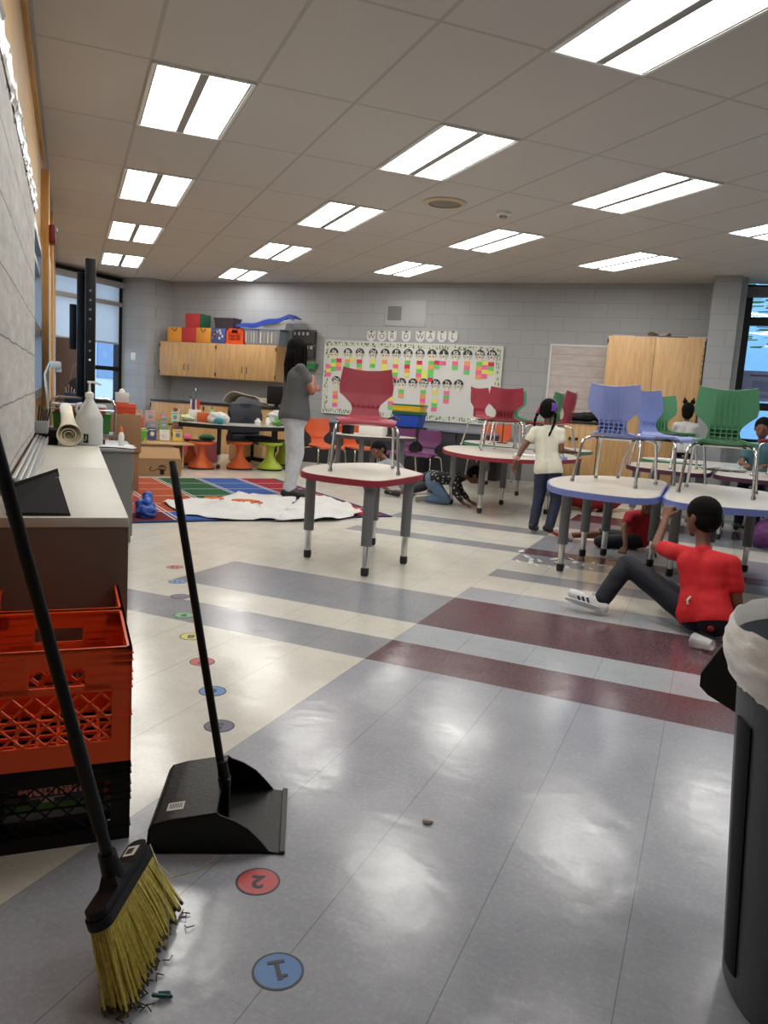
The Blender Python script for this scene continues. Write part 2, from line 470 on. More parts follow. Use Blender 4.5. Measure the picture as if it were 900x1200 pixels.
struct('shade_fascia', MB().box((.09, 0, 2.76), (.09, 1.7, .09)).box((.06, 0, 2.43), (.012, 1.66, .07)), mat('fascia_light', (150, 148, 146), .5), parent=W)
# window_2: right window in the back wall
W = struct('window_2', MB().box((0, 0, 2.86), (4.6, .10, .08)).box((-2.11, 0, 1.85), (.12, .12, 2.1)).box((0, 0, 2.43), (4.4, .09, .11)).box((0, 0, 1.31), (4.4, .09, .10)).box((0, 0, .83), (4.4, .1, .08))
           .box((-.7, 0, 1.85), (.1, .1, 2.1)).box((.8, 0, 1.85), (.1, .1, 2.1)), BLK, (2.29, 11.72, 0))
struct('window_pane', MB().box((0, 0, 1.85), (4.4, .008, 2.1)), GLASS, parent=W)
struct('window_header', MB().box((0, -.08, 2.80), (4.3, .08, .13)), GREYF, parent=W)

# ---------------- slanted side wall
WA = -.219
TAN = mat('tan_painted_wall', (178, 142, 92), .6, var=.06, vscale=3)
def swall(name, b0, b1, z0, z1, m, a=WA, th=.2):
    mb = MB(); mb.box((a - th / 2, (b0 + b1) / 2, (z0 + z1) / 2), (th, b1 - b0, z1 - z0))
    return struct(name, mb, m, (0, 0, 0), R45)
swall('wall_left', -3.4, 5.32, 0, CE, TAN)
swall('wall_left_under_window', 5.32, 7.0, 0, .95, TAN)
swall('wall_left_over_window', 5.32, 7.0, 2.10, CE, TAN)
swall('wall_left_end', 7.0, 13.86, 0, CE, TAN)
W = struct('window_3', MB().box((WA - .04, 5.36, 1.53), (.1, .08, 1.14)).box((WA - .04, 6.96, 1.53), (.1, .08, 1.14)).box((WA - .04, 6.16, .98), (.1, 1.6, .06)).box((WA - .04, 6.16, 2.07), (.1, 1.6, .06)).box((WA - .04, 6.16, 1.45), (.08, 1.6, .06)).box((WA - .04, 6.16, 1.9), (.08, 1.6, .04)),
           mat('aluminium_frame', (150, 152, 155), .35, .6), (0, 0, 0), R45)
struct('window_pane', MB().box((WA - .05, 6.16, 1.53), (.008, 1.6, 1.1)), GLASS, parent=W)
WOODT = wood('orange_wood_trim', (196, 138, 66), (218, 164, 92), 5, 'Z', .4)
struct('trim_1', MB().box((WA + .03, 7.15, (2.72) / 2), (.06, .2, 2.72)), WOODT, (0, 0, 0), R45)
struct('trim_2', MB().box((WA + .025, 9.3, 1.4), (.05, .18, 2.8)), WOODT, (0, 0, 0), R45)
struct('trim_3', MB().box((WA + .012, 3.3, CE - .06), (.024, 7.6, .10)), wood('pale_wood_trim', (176, 134, 76), (200, 160, 100), 5, 'Y', .45), (0, 0, 0), R45)

# ---------------- world outside
PALE = mat('pale_render', (206, 216, 224), .8, var=.05)
mb = MB(); mb.box((0, 0, 5), (10, 34, 10)); bld = thing('building', 'pale low building seen through the left window', 'building', (-36, 30, -3))
part('facade', mb, PALE, bld)
for k in range(7):
    part('window', MB().box((5.02, -13 + k * 4.2, 5.5), (.1, 1.8, 2.6)), mat('outside_window', (110, 140, 175), .2), bld)
part('cornice', MB().box((5.1, 0, 9.2), (.6, 34.4, .5)), mat('outside_cornice', (225, 228, 228), .8), bld)
b2 = thing('building', 'blue panelled building seen through the right window', 'building', (6, 24, -3))
part('facade', MB().box((0, 0, 5.4), (26, 6, 10.8)), mat('blue_panel', (150, 198, 232), .6, var=.04), b2)
part('cornice', MB().box((0, -3.1, 10.6), (26.4, .3, .4)), mat('blue_cornice', (150, 190, 225), .6), b2)
tr_ = thing('tree', 'green leafy tree outside the top of the right window', 'tree', (1.6, 17.5, -3))
part('trunk', MB().tube([(0, 0, 0), (.1, 0, 3), (0, .1, 6.2)], [.18, .15, .08]), mat('bark', (80, 66, 52), .9), tr_)
lf = MB(); R = rnd(4)
for k in range(700):
    a = R.uniform(0, 2 * PI); q = R.uniform(.2, 2.4); z = 6.6 + R.uniform(-.9, 1.6)
    lf.box((q * math.cos(a), q * math.sin(a), z), (.22, .12, .01), mx=Matrix.Translation((0, 0, 0)) @ R3(R.uniform(-.1, .1), R.uniform(-.06, .06), 0))
part('foliage', lf, mat('leaf_green', (70, 120, 60), .7), tr_)
gm = MB(); gm.box((0, 0, -3.1), (120, 120, .2)); struct('ground_outside', gm, mat('outside_ground', (120, 125, 118), .9), (-5, 40, 0))

# ================================================================== ceiling lights
LENS = emis('lamp_lens', (255, 252, 246), LAMP)
WHT = mat('white_enamel', (225, 225, 222), .5)
lamp_spots = [(0, 0), (0, 2), (0, 4), (0, 6), (3, -2), (3, 0), (3, 2), (3, 4), (3, 6), (6, 0), (6, 2), (6, 4), (9, 2), (9, 0), (6, -2), (3, -4), (0, -2)]
names = {(0, 0): 'nearest of the row by the side wall', (0, 2): 'second of the row by the side wall', (0, 4): 'third of the row by the side wall', (0, 6): 'farthest of the row by the side wall',
         (3, -2): 'largest one, at the top right', (3, 0): 'second of the middle row, left of smoke detector', (3, 2): 'third of the middle row', (3, 4): 'fourth of the middle row', (3, 6): 'farthest of the middle row',
         (6, 0): 'nearest visible of the third row, at the right', (6, 2): 'second of the third row, beyond the smoke detector', (6, 4): 'farthest of the third row, above the word wall', (9, 2): 'lone one near the back wall above the tall cabinet', (9, 0): 'ceiling light just past the right edge of the picture', (6, -2): 'overhead outside the right of the picture', (0, -2): 'overhead above the beige counter, out of the picture', (3, -4): 'overhead near the camera, out of the picture'}
def lamp(uv):
    tw, tl = .58, 1.18
    t = thing('ceiling_light', 'recessed two-lens ceiling light, ' + names[uv], 'ceiling light', (0, 0, 0), R45, 'recessed ceiling lights')
    fr = MB()
    for x in (-tw / 2, tw / 2): fr.box((x, 0, -.006), (.02, tl, .012))
    for y in (-tl / 2, tl / 2): fr.box((0, y, -.006), (tw, .02, .012))
    part('frame', fr, WHT, t)
    part('centre_bar', MB().box((0, 0, -.006), (.055, tl - .03, .014), bev=.004), mat('lamp_bar', (150, 148, 144), .6), t)
    part('side_baffle', MB().box((.275, 0, -.004), (.018, tl - .03, .006)).box((-.275, 0, -.004), (.018, tl - .03, .006)), mat('lamp_baffle', (170, 168, 164), .6), t)
    for x in (-.148, .148): part('lens', MB().box((x, 0, -.004), (.235, tl - .04, .008)), LENS, t, 'glowing white lens')
    return t
proto = None
for uv in lamp_spots:
    p = Matrix.Rotation(R45, 3, 'Z') @ Vector((OX + (uv[0] + .5) * .6096, OY + (uv[1] + .5) * 1.2192, CE))
    if proto is None: proto = lamp(uv); proto.location = p
    else: dup(proto, p, R45, 'recessed two-lens ceiling light, ' + names[uv])
# ceiling speaker and detector
t = thing('ceiling_speaker', 'cream round ceiling speaker with grey grille between light panels', 'speaker', (-2.53, 7.03, CE))
part('rim', MB().lathe([(.20, 0), (.20, -.012), (.15, -.02), (.15, 0)], n=32), mat('cream_plastic', (196, 180, 150), .6), t)
part('grille', MB().lathe([(.148, 0), (.148, -.01), (.05, -.016), (.0, -.016)], n=32), mat('grey_grille', (128, 122, 112), .6), t)
t = thing('smoke_detector', 'small white round detector on the ceiling beside the speaker', 'detector', (-2.09, 7.46, CE))
part('base', MB().lathe([(.07, 0), (.07, -.02), (.055, -.035)], n=20), WHT, t)
part('sensor_cap', MB().lathe([(.04, -.035), (.035, -.055), (0, -.056)], n=20), mat('det_grey', (150, 150, 148), .5), t)
# ================================================================== tables
LAM = mat('table_laminate', (204, 198, 188), .35, var=.04, vscale=20)
LEGG = mat('grey_leg_plastic', (112, 113, 115), .45)
CHR = mat('chrome', (215, 215, 212), .16, 1.0)
RUB = mat('black_rubber', (28, 28, 29), .6)
def table(label, poly, edge, legs, h=.61, group=None, rough_round=2, lam=LAM, edgelabel=None, legw=.034, bandh=.040, legm=None):
    cx = sum(p[0] for p in poly) / len(poly); cy = sum(p[1] for p in poly) / len(poly)
    pl = [(x - cx, y - cy) for x, y in poly]
    pl = chaikin(pl, rough_round)
    t = thing('classroom_table', label, 'table', (cx, cy, 0), 0, group)
    part('tabletop', MB().prism(inset(pl, .012), h - .028, h), lam, t)
    part('edge_band', MB().ring(pl, inset(pl, .0125), h - bandh, h - .001), edge, t, edgelabel)
    for lx, ly in legs:
        x, y = lx - cx, ly - cy; a = math.atan2(-ly, -lx)
        m = R3(0, 0, a, (x, y, 0))
        lg = part('leg', MB().tube([(0, 0, .20), (0, 0, h - .034)], legw, 16, mx=m, flat=.72).box((0, 0, h - .045), (.09, .08, .012), mx=m), legm or LEGG, t)
        part('chrome_insert', MB().tube([(0, 0, .055), (0, 0, .24)], legw * .62, 12, mx=m).tube([(0, 0, .0), (0, 0, .012)], .018, 12, mx=m), CHR, lg, 'chrome leg extension')
        part('foot', MB().lathe([(.012, .010), (.022, .012), (.026, .025), (.026, .058), (.020, .066)], n=14, mx=m), RUB, lg)
    return t
RED_E = mat('red_edge', (150, 44, 58), .4); BLU_E = mat('blue_edge', (112, 126, 190), .4)
PUR_E = mat('purple_edge', (72, 34, 62), .4); GRN_E = mat('green_edge', (70, 138, 112), .4); BLK_E = mat('black_edge', (24, 24, 26), .4)
GRY_E = mat('dark_grey_edge', (70, 66, 70), .4)
table('red-edged table with one red chair on top, alone in the open floor', [(-2.48, 4.46), (-2.38, 4.33), (-2.22, 4.255), (-1.93, 4.235), (-1.84, 4.27), (-1.81, 4.40), (-1.785, 4.93), (-1.84, 5.06), (-2.18, 5.38), (-2.33, 5.48), (-2.45, 5.42), (-2.58, 5.05), (-2.57, 4.70)], RED_E,
      [(-2.441, 4.552), (-1.90, 4.30), (-1.84, 4.80), (-2.282, 5.273)], group=None, rough_round=1)
table('blue-edged rounded table, left of the joined pair, with two blue chairs on top', [(-1.06, 5.42), (-.93, 4.98), (-.62, 4.84), (-.27, 4.87), (-.285, 5.6), (-.285, 6.45), (-.62, 6.48), (-.93, 6.2), (-1.06, 5.85)], BLU_E,
      [(-.88, 5.30), (-.835, 5.97), (-.70, 6.13), (-.34, 5.93)])
table('blue-edged rounded table at the right behind the boy in red, green chair on top', [(-.265, 4.87), (.08, 4.85), (.42, 4.98), (.62, 5.4), (.62, 5.9), (.42, 6.3), (.1, 6.5), (-.265, 6.45), (-.265, 5.6)], BLU_E,
      [(-.19, 5.66), (.30, 6.22), (.44, 5.35), (.05, 6.25)])
table('red-edged rounded table behind the standing girl with red chairs on top', [(-2.82, 8.35), (-2.62, 7.75), (-2.33, 7.38), (-1.95, 7.15), (-1.62, 7.35), (-1.38, 7.72), (-1.24, 8.3), (-1.4, 8.9), (-1.9, 9.2), (-2.5, 9.1), (-2.82, 8.8)], RED_E,
      [(-2.571, 8.022), (-2.126, 7.598), (-2.12, 8.45), (-1.55, 8.1)])
table('green-edged table just behind the red-edged table of the girl', [(-3.1, 9.9), (-2.75, 9.45), (-2.3, 9.3), (-1.7, 9.35), (-1.35, 9.8), (-1.5, 10.5), (-2.6, 10.7), (-3.1, 10.4)], GRN_E,
      [(-2.85, 10.4), (-2.2, 9.5), (-1.95, 9.55), (-1.6, 10.2)], edgelabel='green edge band')
table('grey table with dark edge by the back wall behind the reclining child', [(-4.75, 9.35), (-4.55, 8.95), (-4.15, 8.8), (-3.75, 9.15), (-3.55, 9.5), (-3.75, 9.85), (-4.45, 9.9)], GRY_E,
      [(-4.6, 9.3), (-4.15, 9.05), (-3.75, 9.45), (-4.3, 9.75)])
table('purple-edged table behind the joined blue tables, left one of the pair', [(-.80, 7.85), (-.42, 7.62), (-.03, 7.58), (.02, 8.2), (-.0, 8.8), (-.4, 8.9), (-.8, 8.6)], PUR_E,
      [(-.68, 7.95), (-.1, 7.8), (-.55, 8.65), (-.1, 8.65)])
table('purple-edged table behind the joined blue tables, right one of the pair', [(.0, 7.58), (.45, 7.45), (.95, 7.6), (1.05, 8.2), (.8, 8.75), (.05, 8.8), (.04, 8.2)], PUR_E,
      [(.12, 7.75), (.85, 7.75), (.8, 8.55), (.15, 8.65)])
table('green-edged table far right beside the tall wooden cabinet, a child seated behind', [(-.75, 9.3), (-.4, 9.15), (.25, 9.15), (.75, 9.3), (.8, 9.9), (.3, 10.05), (-.5, 10.0), (-.8, 9.7)], GRN_E,
      [(-.6, 9.35), (.6, 9.35), (.6, 9.85), (-.6, 9.85)], edgelabel='green edge band')
# teacher's black-edged crescent table
def arc(cx, cy, r, a0, a1, n): return [(cx + r * math.cos(a0 + (a1 - a0) * i / n), cy + r * math.sin(a0 + (a1 - a0) * i / n)) for i in range(n + 1)]
table('long curved group table with black edge, cluttered, in front of the wall cabinets', [(-7.15, 8.72), (-6.7, 8.62), (-6.15, 8.62), (-5.75, 8.85), (-5.5, 9.4), (-5.45, 10.2), (-6.0, 10.3), (-6.2, 9.7), (-6.7, 9.25), (-7.2, 9.1)], BLK_E,
      [(-6.95, 8.85), (-6.176, 8.834), (-5.70, 9.45), (-6.05, 10.1)], group=None, lam=mat('grey_laminate', (168, 168, 166), .3), legw=.028, bandh=.055, legm=BLK_E)

# ================================================================== chairs
def chair_meshes():
    prof = [  # y, z, half width, edge lift (sideways curl)
        (.200, .318, .165, -.012), (.195, .333, .185, -.004), (.16, .340, .198, .002), (.06, .330, .205, .010), (-.06, .328, .200, .012), (-.13, .338, .165, .006),
        (-.165, .365, .105, .0), (-.185, .41, .092, .0), (-.20, .445, .105, .008), (-.212, .480, .140, .018), (-.222, .515, .184, .03), (-.232, .565, .190, .036), (-.243, .63, .180, .036), (-.252, .675, .170, .034)]
    def interp(v):
        x = v * (len(prof) - 1); i = min(int(x), len(prof) - 2); t = x - i
        return [a * (1 - t) + b * t for a, b in zip(prof[i], prof[i + 1])]
    def fn(u, v):
        y, z, wd, lift = interp(v); s = (u - .5) * 2
        k = s * s
        # edges: seat edges lift up, back edges come forward; top edge rises at the corners
        back = max(0, min(1, (v - .45) / .15))
        return (s * wd, y + back * lift * k, z + (1 - back) * lift * k + (.020 * k * max(0, (v - .84) / .16) ** 1.5))
    sh = MB(); sh.shell(fn, 12, 52, .009)
    # moulded ribs on the rear and lattice under the waist
    for x in (-.062, -.031, 0, .031, .062):
        sh.tube([(x, -.226, .46), (x, -.243, .55), (x, -.262, .655)], [.003, .0045, .002], 6)
    for x in (-.085, -.051, -.017, .017, .051, .085):
        sh.box((x, -.195, .40), (.006, .035, .10))
    for z in (.352, .378, .404, .43): sh.box((0, -.195, z), (.19, .035, .005))
    fr = []
    for y0, y1, yt in ((.215, .185, .13), (-.255, -.19, -.10)):
        pts = []
        for sx in (-1, 1):
            seq = [(sx * .222, y0, .012), (sx * .205, y1, .27), (sx * .200, y1 * .97, .295), (sx * .185, (y1 + yt) / 2, .312), (sx * .165, yt, .318)]
            pts += seq if sx < 0 else seq[::-1]
        m = MB(); m.tube(pts, .0105, 10); fr.append(m)
    brace = MB().box((-.13, .015, .315), (.022, .25, .008)).box((.13, .015, .315), (.022, .25, .008))
    gl = MB()
    for sx in (-1, 1):
        for y in (.216, -.256): gl.lathe([(.011, 0), (.015, .002), (.015, .014), (.0105, .03)], (sx * .2225, y, 0), n=10)
    return sh.mesh('chair_shell'), fr[0].mesh('leg_frame_front'), fr[1].mesh('leg_frame_rear'), brace.mesh('seat_brace'), gl.mesh('glides')
CM = chair_meshes()
for m_ in CM: autosmooth(m_, 50)
CH_COL = {'red': (158, 52, 68), 'blue': (138, 152, 210), 'green': (84, 146, 108), 'orange': (205, 90, 46), 'purple': (98, 44, 92), 'seagreen': (84, 152, 118)}
def chair(label, colr, x, y, z, face, s=1.0, group=None):
    """face = world direction angle the sitter looks to"""
    t = thing('classroom_chair', label, 'chair', (x, y, z), face - PI / 2, group)
    t.scale = (s, s, s)
    shm = mat('chair_' + colr, CH_COL[colr], .42)
    for nm, me, m in zip(('seat_shell', 'leg_frame', 'leg_frame', 'seat_brace', 'glides'), CM, (shm, CHR, CHR, BLK, CHR)):
        m2 = me.copy() if nm == 'seat_shell' else me
        if not m2.materials: m2.materials.append(m)
        o = bpy.data.objects.new(nm, m2); COL.objects.link(o); o.parent = t
    return t
A = math.radians
chair('red chair upright on the lone red-edged table, seat towards the camera', 'red', -2.18, 4.80, .61, A(-63))
chair('blue chair with ribbed back to the camera, on the left blue-edged table', 'blue', -.625, 5.75, .61, A(78))
chair('second blue chair, half hidden behind the first blue chair', 'blue', -.33, 6.28, .61, A(-28))
chair('large green chair seen from behind, on the right blue-edged table', 'green', .055, 5.76, .61, A(86), 1.02)
chair('green chair beyond the blue chairs with its back to the camera', 'green', -.44, 8.12, .61, A(62))
chair('purple-red chair whose edge shows right of the large green chair', 'red', .62, 8.05, .61, A(160))
chair('red chair turned sideways on the round table, left of the ribbed red chair', 'red', -2.42, 8.88, .61, A(-20))
chair('red chair with ribbed back to the camera on the round red-edged table', 'red', -2.17, 8.42, .61, A(108))
chair('pale green chair behind the two red chairs on the green-edged table', 'seagreen', -2.45, 9.9, .61, A(100))
chair('red chair in profile right of the standing girl', 'red', -1.66, 8.42, .61, A(172))
chair('green chair in profile just behind the red one beside the girl', 'green', -1.95, 9.3, .61, A(172))
chair('orange chair on the floor beside the standing woman', 'orange', -5.12, 9.9, 0, A(-30), 1.1)
chair('orange chair on the floor half hidden behind the lone red chair', 'orange', -4.75, 10.25, 0, A(-25), 1.1)
chair('purple chair on the floor by the blue bins, left one', 'purple', -4.22, 10.45, 0, A(-95), 1.0)
chair('purple chair on the floor below the word wall, right one', 'purple', -3.82, 10.45, 0, A(-95), 1.0)
chair('orange chair seen below the red chairs on the round table', 'orange', -2.95, 10.85, 0, A(-90), 1.22)

# ================================================================== wobble stools
def stool(label, colr, x, y, h, lab2):
    t = thing('wobble_stool', label, 'stool', (x, y, 0))
    m = mat('stool_' + lab2, colr, .45)
    part('pedestal', MB().lathe([(.005, .02), (.175, .02), (.18, .035), (.16, .065), (.09, .13), (.055, .19), (.05, .27), (.07, h - .05), (.16, h - .035)], n=32), m, t)
    part('seat', MB().lathe([(.01, h - .05), (.15, h - .045), (.172, h - .025), (.17, h - .008), (.15, h)], n=32), m, t)
    part('seat_pad', MB().lathe([(.148, h - .002), (.145, h + .01), (.10, h + .012), (.0, h + .008)], n=28), RUB, t, 'black seat pad')
    part('base_ring', MB().lathe([(.172, .0), (.178, .005), (.176, .022), (.16, .024)], n=32), RUB, t)
    return t
stool('orange wobble stool in front of the group table, left of the pair', (206, 94, 42), -6.36, 8.70, .37, 'orange')
stool('orange wobble stool half hidden behind the leftmost one', (206, 94, 42), -6.80, 9.05, .34, 'orange')
stool('orange wobble stool beside the lime stool under the group table', (206, 94, 42), -6.03, 9.13, .39, 'orange')
stool('lime green wobble stool beside the orange one, in full view', (160, 178, 44), -5.72, 9.42, .39, 'lime')
stool('lime green wobble stool partly hidden behind the standing woman', (160, 178, 44), -6.02, 10.25, .37, 'lime')

# ================================================================== rug
RUGM = NT('classroom_rug'); g = RUGM
sep = g.n('ShaderNodeSeparateXYZ'); g.l(g.tc.outputs['Object'], sep.inputs[0])
fx = g.math('DIVIDE', sep.outputs[0], .505)   # along d, from the near-right corner leftwards (negative)
fy = g.math('DIVIDE', sep.outputs[1], .49)
col = g.ramp(g.math('DIVIDE', g.math('ADD', fx, 6), 6.0), [(0, rgb(110, 44, 50)), (1 / 6, rgb(164, 78, 52)), (2 / 6, rgb(164, 78, 52)), (3 / 6, rgb(44, 84, 58)), (4 / 6, rgb(58, 86, 146)), (5 / 6, rgb(142, 42, 54))], 'CONSTANT')
col2 = g.ramp(g.math('DIVIDE', g.math('ADD', fx, 6), 6.0), [(0, rgb(52, 98, 66)), (1 / 6, rgb(110, 44, 50)), (2 / 6, rgb(58, 92, 158)), (3 / 6, rgb(182, 84, 52)), (4 / 6, rgb(52, 98, 66)), (5 / 6, rgb(158, 42, 54))], 'CONSTANT')
c = g.mix(g.math('LESS_THAN', fy, 1.0), col, col2)
def line(v, wdt, off=0.0): return g.math('LESS_THAN', g.math('ABSOLUTE', g.math('SUBTRACT', g.math('FRACT', g.math('ADD', v, .5 + off)), .5)), wdt)
ln = g.math('MAXIMUM', line(fx, .018, .03), line(fx, .018, -.05)); ln = g.math('MAXIMUM', ln, line(fy, .02))
ln = g.math('MAXIMUM', ln, g.math('MULTIPLY', line(fy, .012, .5), 0.0))
c = g.mix(g.math('MULTIPLY', ln, .8), c, rgb(196, 200, 200))
bd = g.math('MAXIMUM', g.math('LESS_THAN', sep.outputs[1], .06), g.math('GREATER_THAN', sep.outputs[0], -.06)); 
c = g.mix(bd, c, rgb(52, 62, 96))
c = g.mix(.35, c, g.mix(1.0, c, g.ramp(g.noise(140, 3), [(.3, (.6, .6, .6, 1)), (.7, (1.3, 1.3, 1.3, 1))]), 'MULTIPLY'))
g.l(c, g.b.inputs['Base Color']); g.b.inputs['Roughness'].default_value = .95; g.b.inputs['Specular IOR Level'].default_value = .1
g.bump(g.noise(300, 2), .3, .004)
o = single('rug', MB().box((-1.33, 1.47, .006), (2.66, 2.94, .011), bev=.004), g.m, 'large classroom rug of orange, green, blue and red squares', 'rug', (-2.717, 6.723, 0), math.atan2(.8, .6))
# crumpled banner paper on the rug
def sheet(name, label, pts, z0, seed, cat='paper', amp=.06):
    R = rnd(seed)
    cx = sum(p[0] for p in pts) / len(pts); cy = sum(p[1] for p in pts) / len(pts)
    pl = [(p[0] - cx, p[1] - cy) for p in pts]; n = len(pl); K = 14
    ed = []
    for i in range(n):
        a = pl[i]; b = pl[(i + 1) % n]
        for k in range(6):
            t = k / 6; ed.append((a[0] + (b[0] - a[0]) * t + R.uniform(-.02, .02), a[1] + (b[1] - a[1]) * t + R.uniform(-.02, .02)))
    N = len(ed); vs = []; fs = []
    for j in range(K + 1):
        q = j / K
        for i in range(N):
            x, y = ed[i][0] * q, ed[i][1] * q
            h = noise.noise(Vector((x * 4 + seed, y * 4, 0))) * amp + noise.noise(Vector((x * 13, y * 13 + seed, 3))) * amp * .4
            vs.append((x, y, max(.004, .012 + h * (1.1 if q < .95 else .7))))
    for j in range(K):
        for i in range(N):
            i2 = (i + 1) % N; fs.append((j * N + i, j * N + i2, (j + 1) * N + i2, (j + 1) * N + i))
    m = MB(); m.add(vs, fs, True)
    V2 = [(v[0], v[1], v[2] - .002) for v in vs]; m.add(V2, [f[::-1] for f in fs], True)
    return single(name, m, mat('white_banner_paper', (204, 204, 202), .85, var=.05, vscale=6), label, cat, (cx, cy, z0))
ps = sheet('banner_paper', 'big white sheet of crumpled banner paper with orange scribble, left sheet on the rug', [(-4.64, 5.78), (-4.1, 5.38), (-3.72, 5.38), (-3.35, 5.72), (-3.62, 6.3), (-3.95, 7.05), (-4.45, 7.02), (-4.5, 6.5)], .012, 3)
sheet('banner_paper', 'big white sheet of crumpled banner paper, right sheet on the rug', [(-3.60, 6.2), (-3.36, 5.66), (-3.0, 6.05), (-2.95, 6.5), (-3.25, 6.95), (-3.8, 7.4), (-3.98, 7.2), (-3.8, 6.9)], .016, 8)
sc = MB(); R = rnd(5)
for k in range(5):
    x0, y0 = R.uniform(-.35, .1), R.uniform(-.1, .1)
    sc.tube([(x0 + math.cos(i * 1.3) * .06 + i * .012, y0 + math.sin(i * 1.7) * .07, .052) for i in range(14)], .006, 5)
part('scribble', sc, mat('orange_paint', (222, 120, 50), .6), ps, 'orange scribble')

stool('grey stool under the child with cat-ear hair puffs', (110, 110, 112), -.36, 10.42, .60, 'grey')
stool('grey stool under the child at the right edge of the picture', (110, 110, 112), .44, 8.98, .40, 'grey')
# ================================================================== whiteboard on the slanted wall (local x = out from wall, y = along it)
g = NT('shiplap_paper')
sep = g.n('ShaderNodeSeparateXYZ'); g.l(g.tc.outputs['Object'], sep.inputs[0])
wv = g.math('MULTIPLY', g.noise(2.5, 3), .03)
zz = g.math('DIVIDE', g.math('ADD', sep.outputs[2], wv), .205)
seam = g.math('LESS_THAN', g.math('FRACT', zz), .03)
mp = g.n('ShaderNodeMapping'); mp.inputs['Scale'].default_value = (1, 1.2, 7); g.l(g.tc.outputs['Object'], mp.inputs[0])
st = g.ramp(g.noise(3.2, 8, mp.outputs[0], .65), [(.3, rgb(160, 157, 153)), (.7, rgb(196, 193, 188))])
g.l(g.mix(g.math('MULTIPLY', seam, .75), st, rgb(70, 66, 64)), g.b.inputs['Base Color']); g.b.inputs['Roughness'].default_value = .7
SHIP = g.m
g = NT('pale_plank_paper')
sep = g.n('ShaderNodeSeparateXYZ'); g.l(g.tc.outputs['Object'], sep.inputs[0])
zz = g.math('DIVIDE', g.math('ADD', sep.outputs[2], g.math('MULTIPLY', g.noise(3, 3), .02)), .155)
seam = g.math('LESS_THAN', g.math('FRACT', zz), .05)
mp = g.n('ShaderNodeMapping'); mp.inputs['Scale'].default_value = (1.2, 1, 7); g.l(g.tc.outputs['Object'], mp.inputs[0])
st = g.ramp(g.noise(3, 7, mp.outputs[0], .65), [(.3, rgb(178, 168, 164)), (.7, rgb(206, 198, 194))])
g.l(g.mix(g.math('MULTIPLY', seam, .5), st, rgb(120, 110, 108)), g.b.inputs['Base Color']); g.b.inputs['Roughness'].default_value = .7
PLANK = g.m
ALU = mat('satin_aluminium', (196, 197, 196), .35, .55)
wb = thing('whiteboard', 'long whiteboard on the side wall covered in grey plank-pattern paper', 'whiteboard', (0, 0, 0), R45)
part('board', MB().box((WA + .016, 1.9, 1.42), (.028, 6.2, 1.30)), ALU, wb)
part('paper_cover', MB().box((WA + .0325, 1.88, 1.405), (.003, 6.12, 1.25)), SHIP, wb)
# garland border: crumpled silver and dark trim
def gar(z0, off, seed, dz):
    m = MB(); R = rnd(seed); n = 160; vs = []
    def fn(u, v):
        y = -1.1 + 6.05 * u; zz_ = z0 + dz * v + .02 * math.sin(y * 22 + seed) * v
        return (WA + .038 + off + .012 * noise.noise(Vector((y * 14, v * 5, seed))) + .010 * math.sin(v * PI), y, zz_)
    m.shell(fn, n, 5, .002); return m
part('border_trim', gar(2.00, .0, 2, .10), mat('silver_crinkle', (178, 178, 176), .25, .7, var=.5, vscale=30), wb)
part('border_backing', gar(1.975, -.008, 5, .14), mat('dark_trim', (60, 62, 64), .6), wb)
tr_ = MB()
for k, (a0, z0) in enumerate(((0, .0), (.018, -.006), (.036, -.012), (.054, -.018))):
    tr_.box((WA + .042 + a0, 4.6, .755 + z0), (.014, 3.4, .012), bev=.003)
tr_.box((WA + .065, 4.6, .728), (.075, 3.4, .02)); tr_.box((WA + .10, 4.6, .735), (.006, 3.4, .03))
part('marker_tray', tr_, ALU, wb, 'ridged aluminium marker tray')
part('tray_end_block', MB().box((WA + .06, 2.93, .69), (.09, .08, .06)), mat('brown_block', (92, 70, 58), .7), wb)
t = thing('fire_alarm', 'dark red alarm box high on the side wall near the wood trim', 'alarm', (0, 0, 0), R45)
part('housing', MB().box((WA + .085, 7.12, 2.24), (.05, .16, .14), bev=.01), mat('alarm_red', (120, 22, 26), .5), t)
part('strobe', MB().box((WA + .115, 7.12, 2.28), (.02, .07, .03), bev=.006), mat('clear_plastic', (190, 190, 190), .2), t)
# second notice boards between trims
single('notice_board', MB().box((WA + .02, 8.3, 1.5), (.03, 1.5, 1.5)), mat('notice_paper', (186, 176, 160), .8, var=.2, vscale=6), 'pale notice board between the two orange wood posts', 'notice board', (0, 0, 0), R45)

# ================================================================== counter
CTOP = mat('beige_counter', (196, 193, 182), .45, var=.03, vscale=10); CEND = mat('brown_end_panel', (112, 98, 88), .6, var=.05); GRYC = mat('grey_cabinet', (150, 148, 144), .5)
t = thing('low_counter', 'long low beige counter under the whiteboard with brown end panel', 'counter', (0, 0, 0), R45)
part('worktop', MB().box((-.024, 3.15, .685), (.385, 1.41, .03), bev=.003).box((-.024, 4.62, .685), (.385, 1.53, .03), bev=.003), CTOP, t)
part('carcass', MB().box((-.03, 3.93, .33), (.36, 2.88, .66)), GRYC, t)
part('end_panel', MB().box((-.024, 2.46, .335), (.385, .02, .67)), CEND, t, 'brown end panel')
for k in range(4): part('door', MB().box((.157, 2.84 + k * .72, .34), (.016, .69, .6), bev=.003), GRYC, t)
t = thing('filing_cabinet', 'grey metal filing cabinet at the far end of the beige counter', 'cabinet', (0, 0, 0), R45)
part('body', MB().box((.19, 5.82, .33), (.40, .70, .62)), mat('grey_metal', (128, 128, 126), .5), t)
part('top_panel', MB().box((.19, 5.82, .65), (.43, .74, .02), bev=.004), mat('grey_metal_top', (150, 150, 148), .5), t)
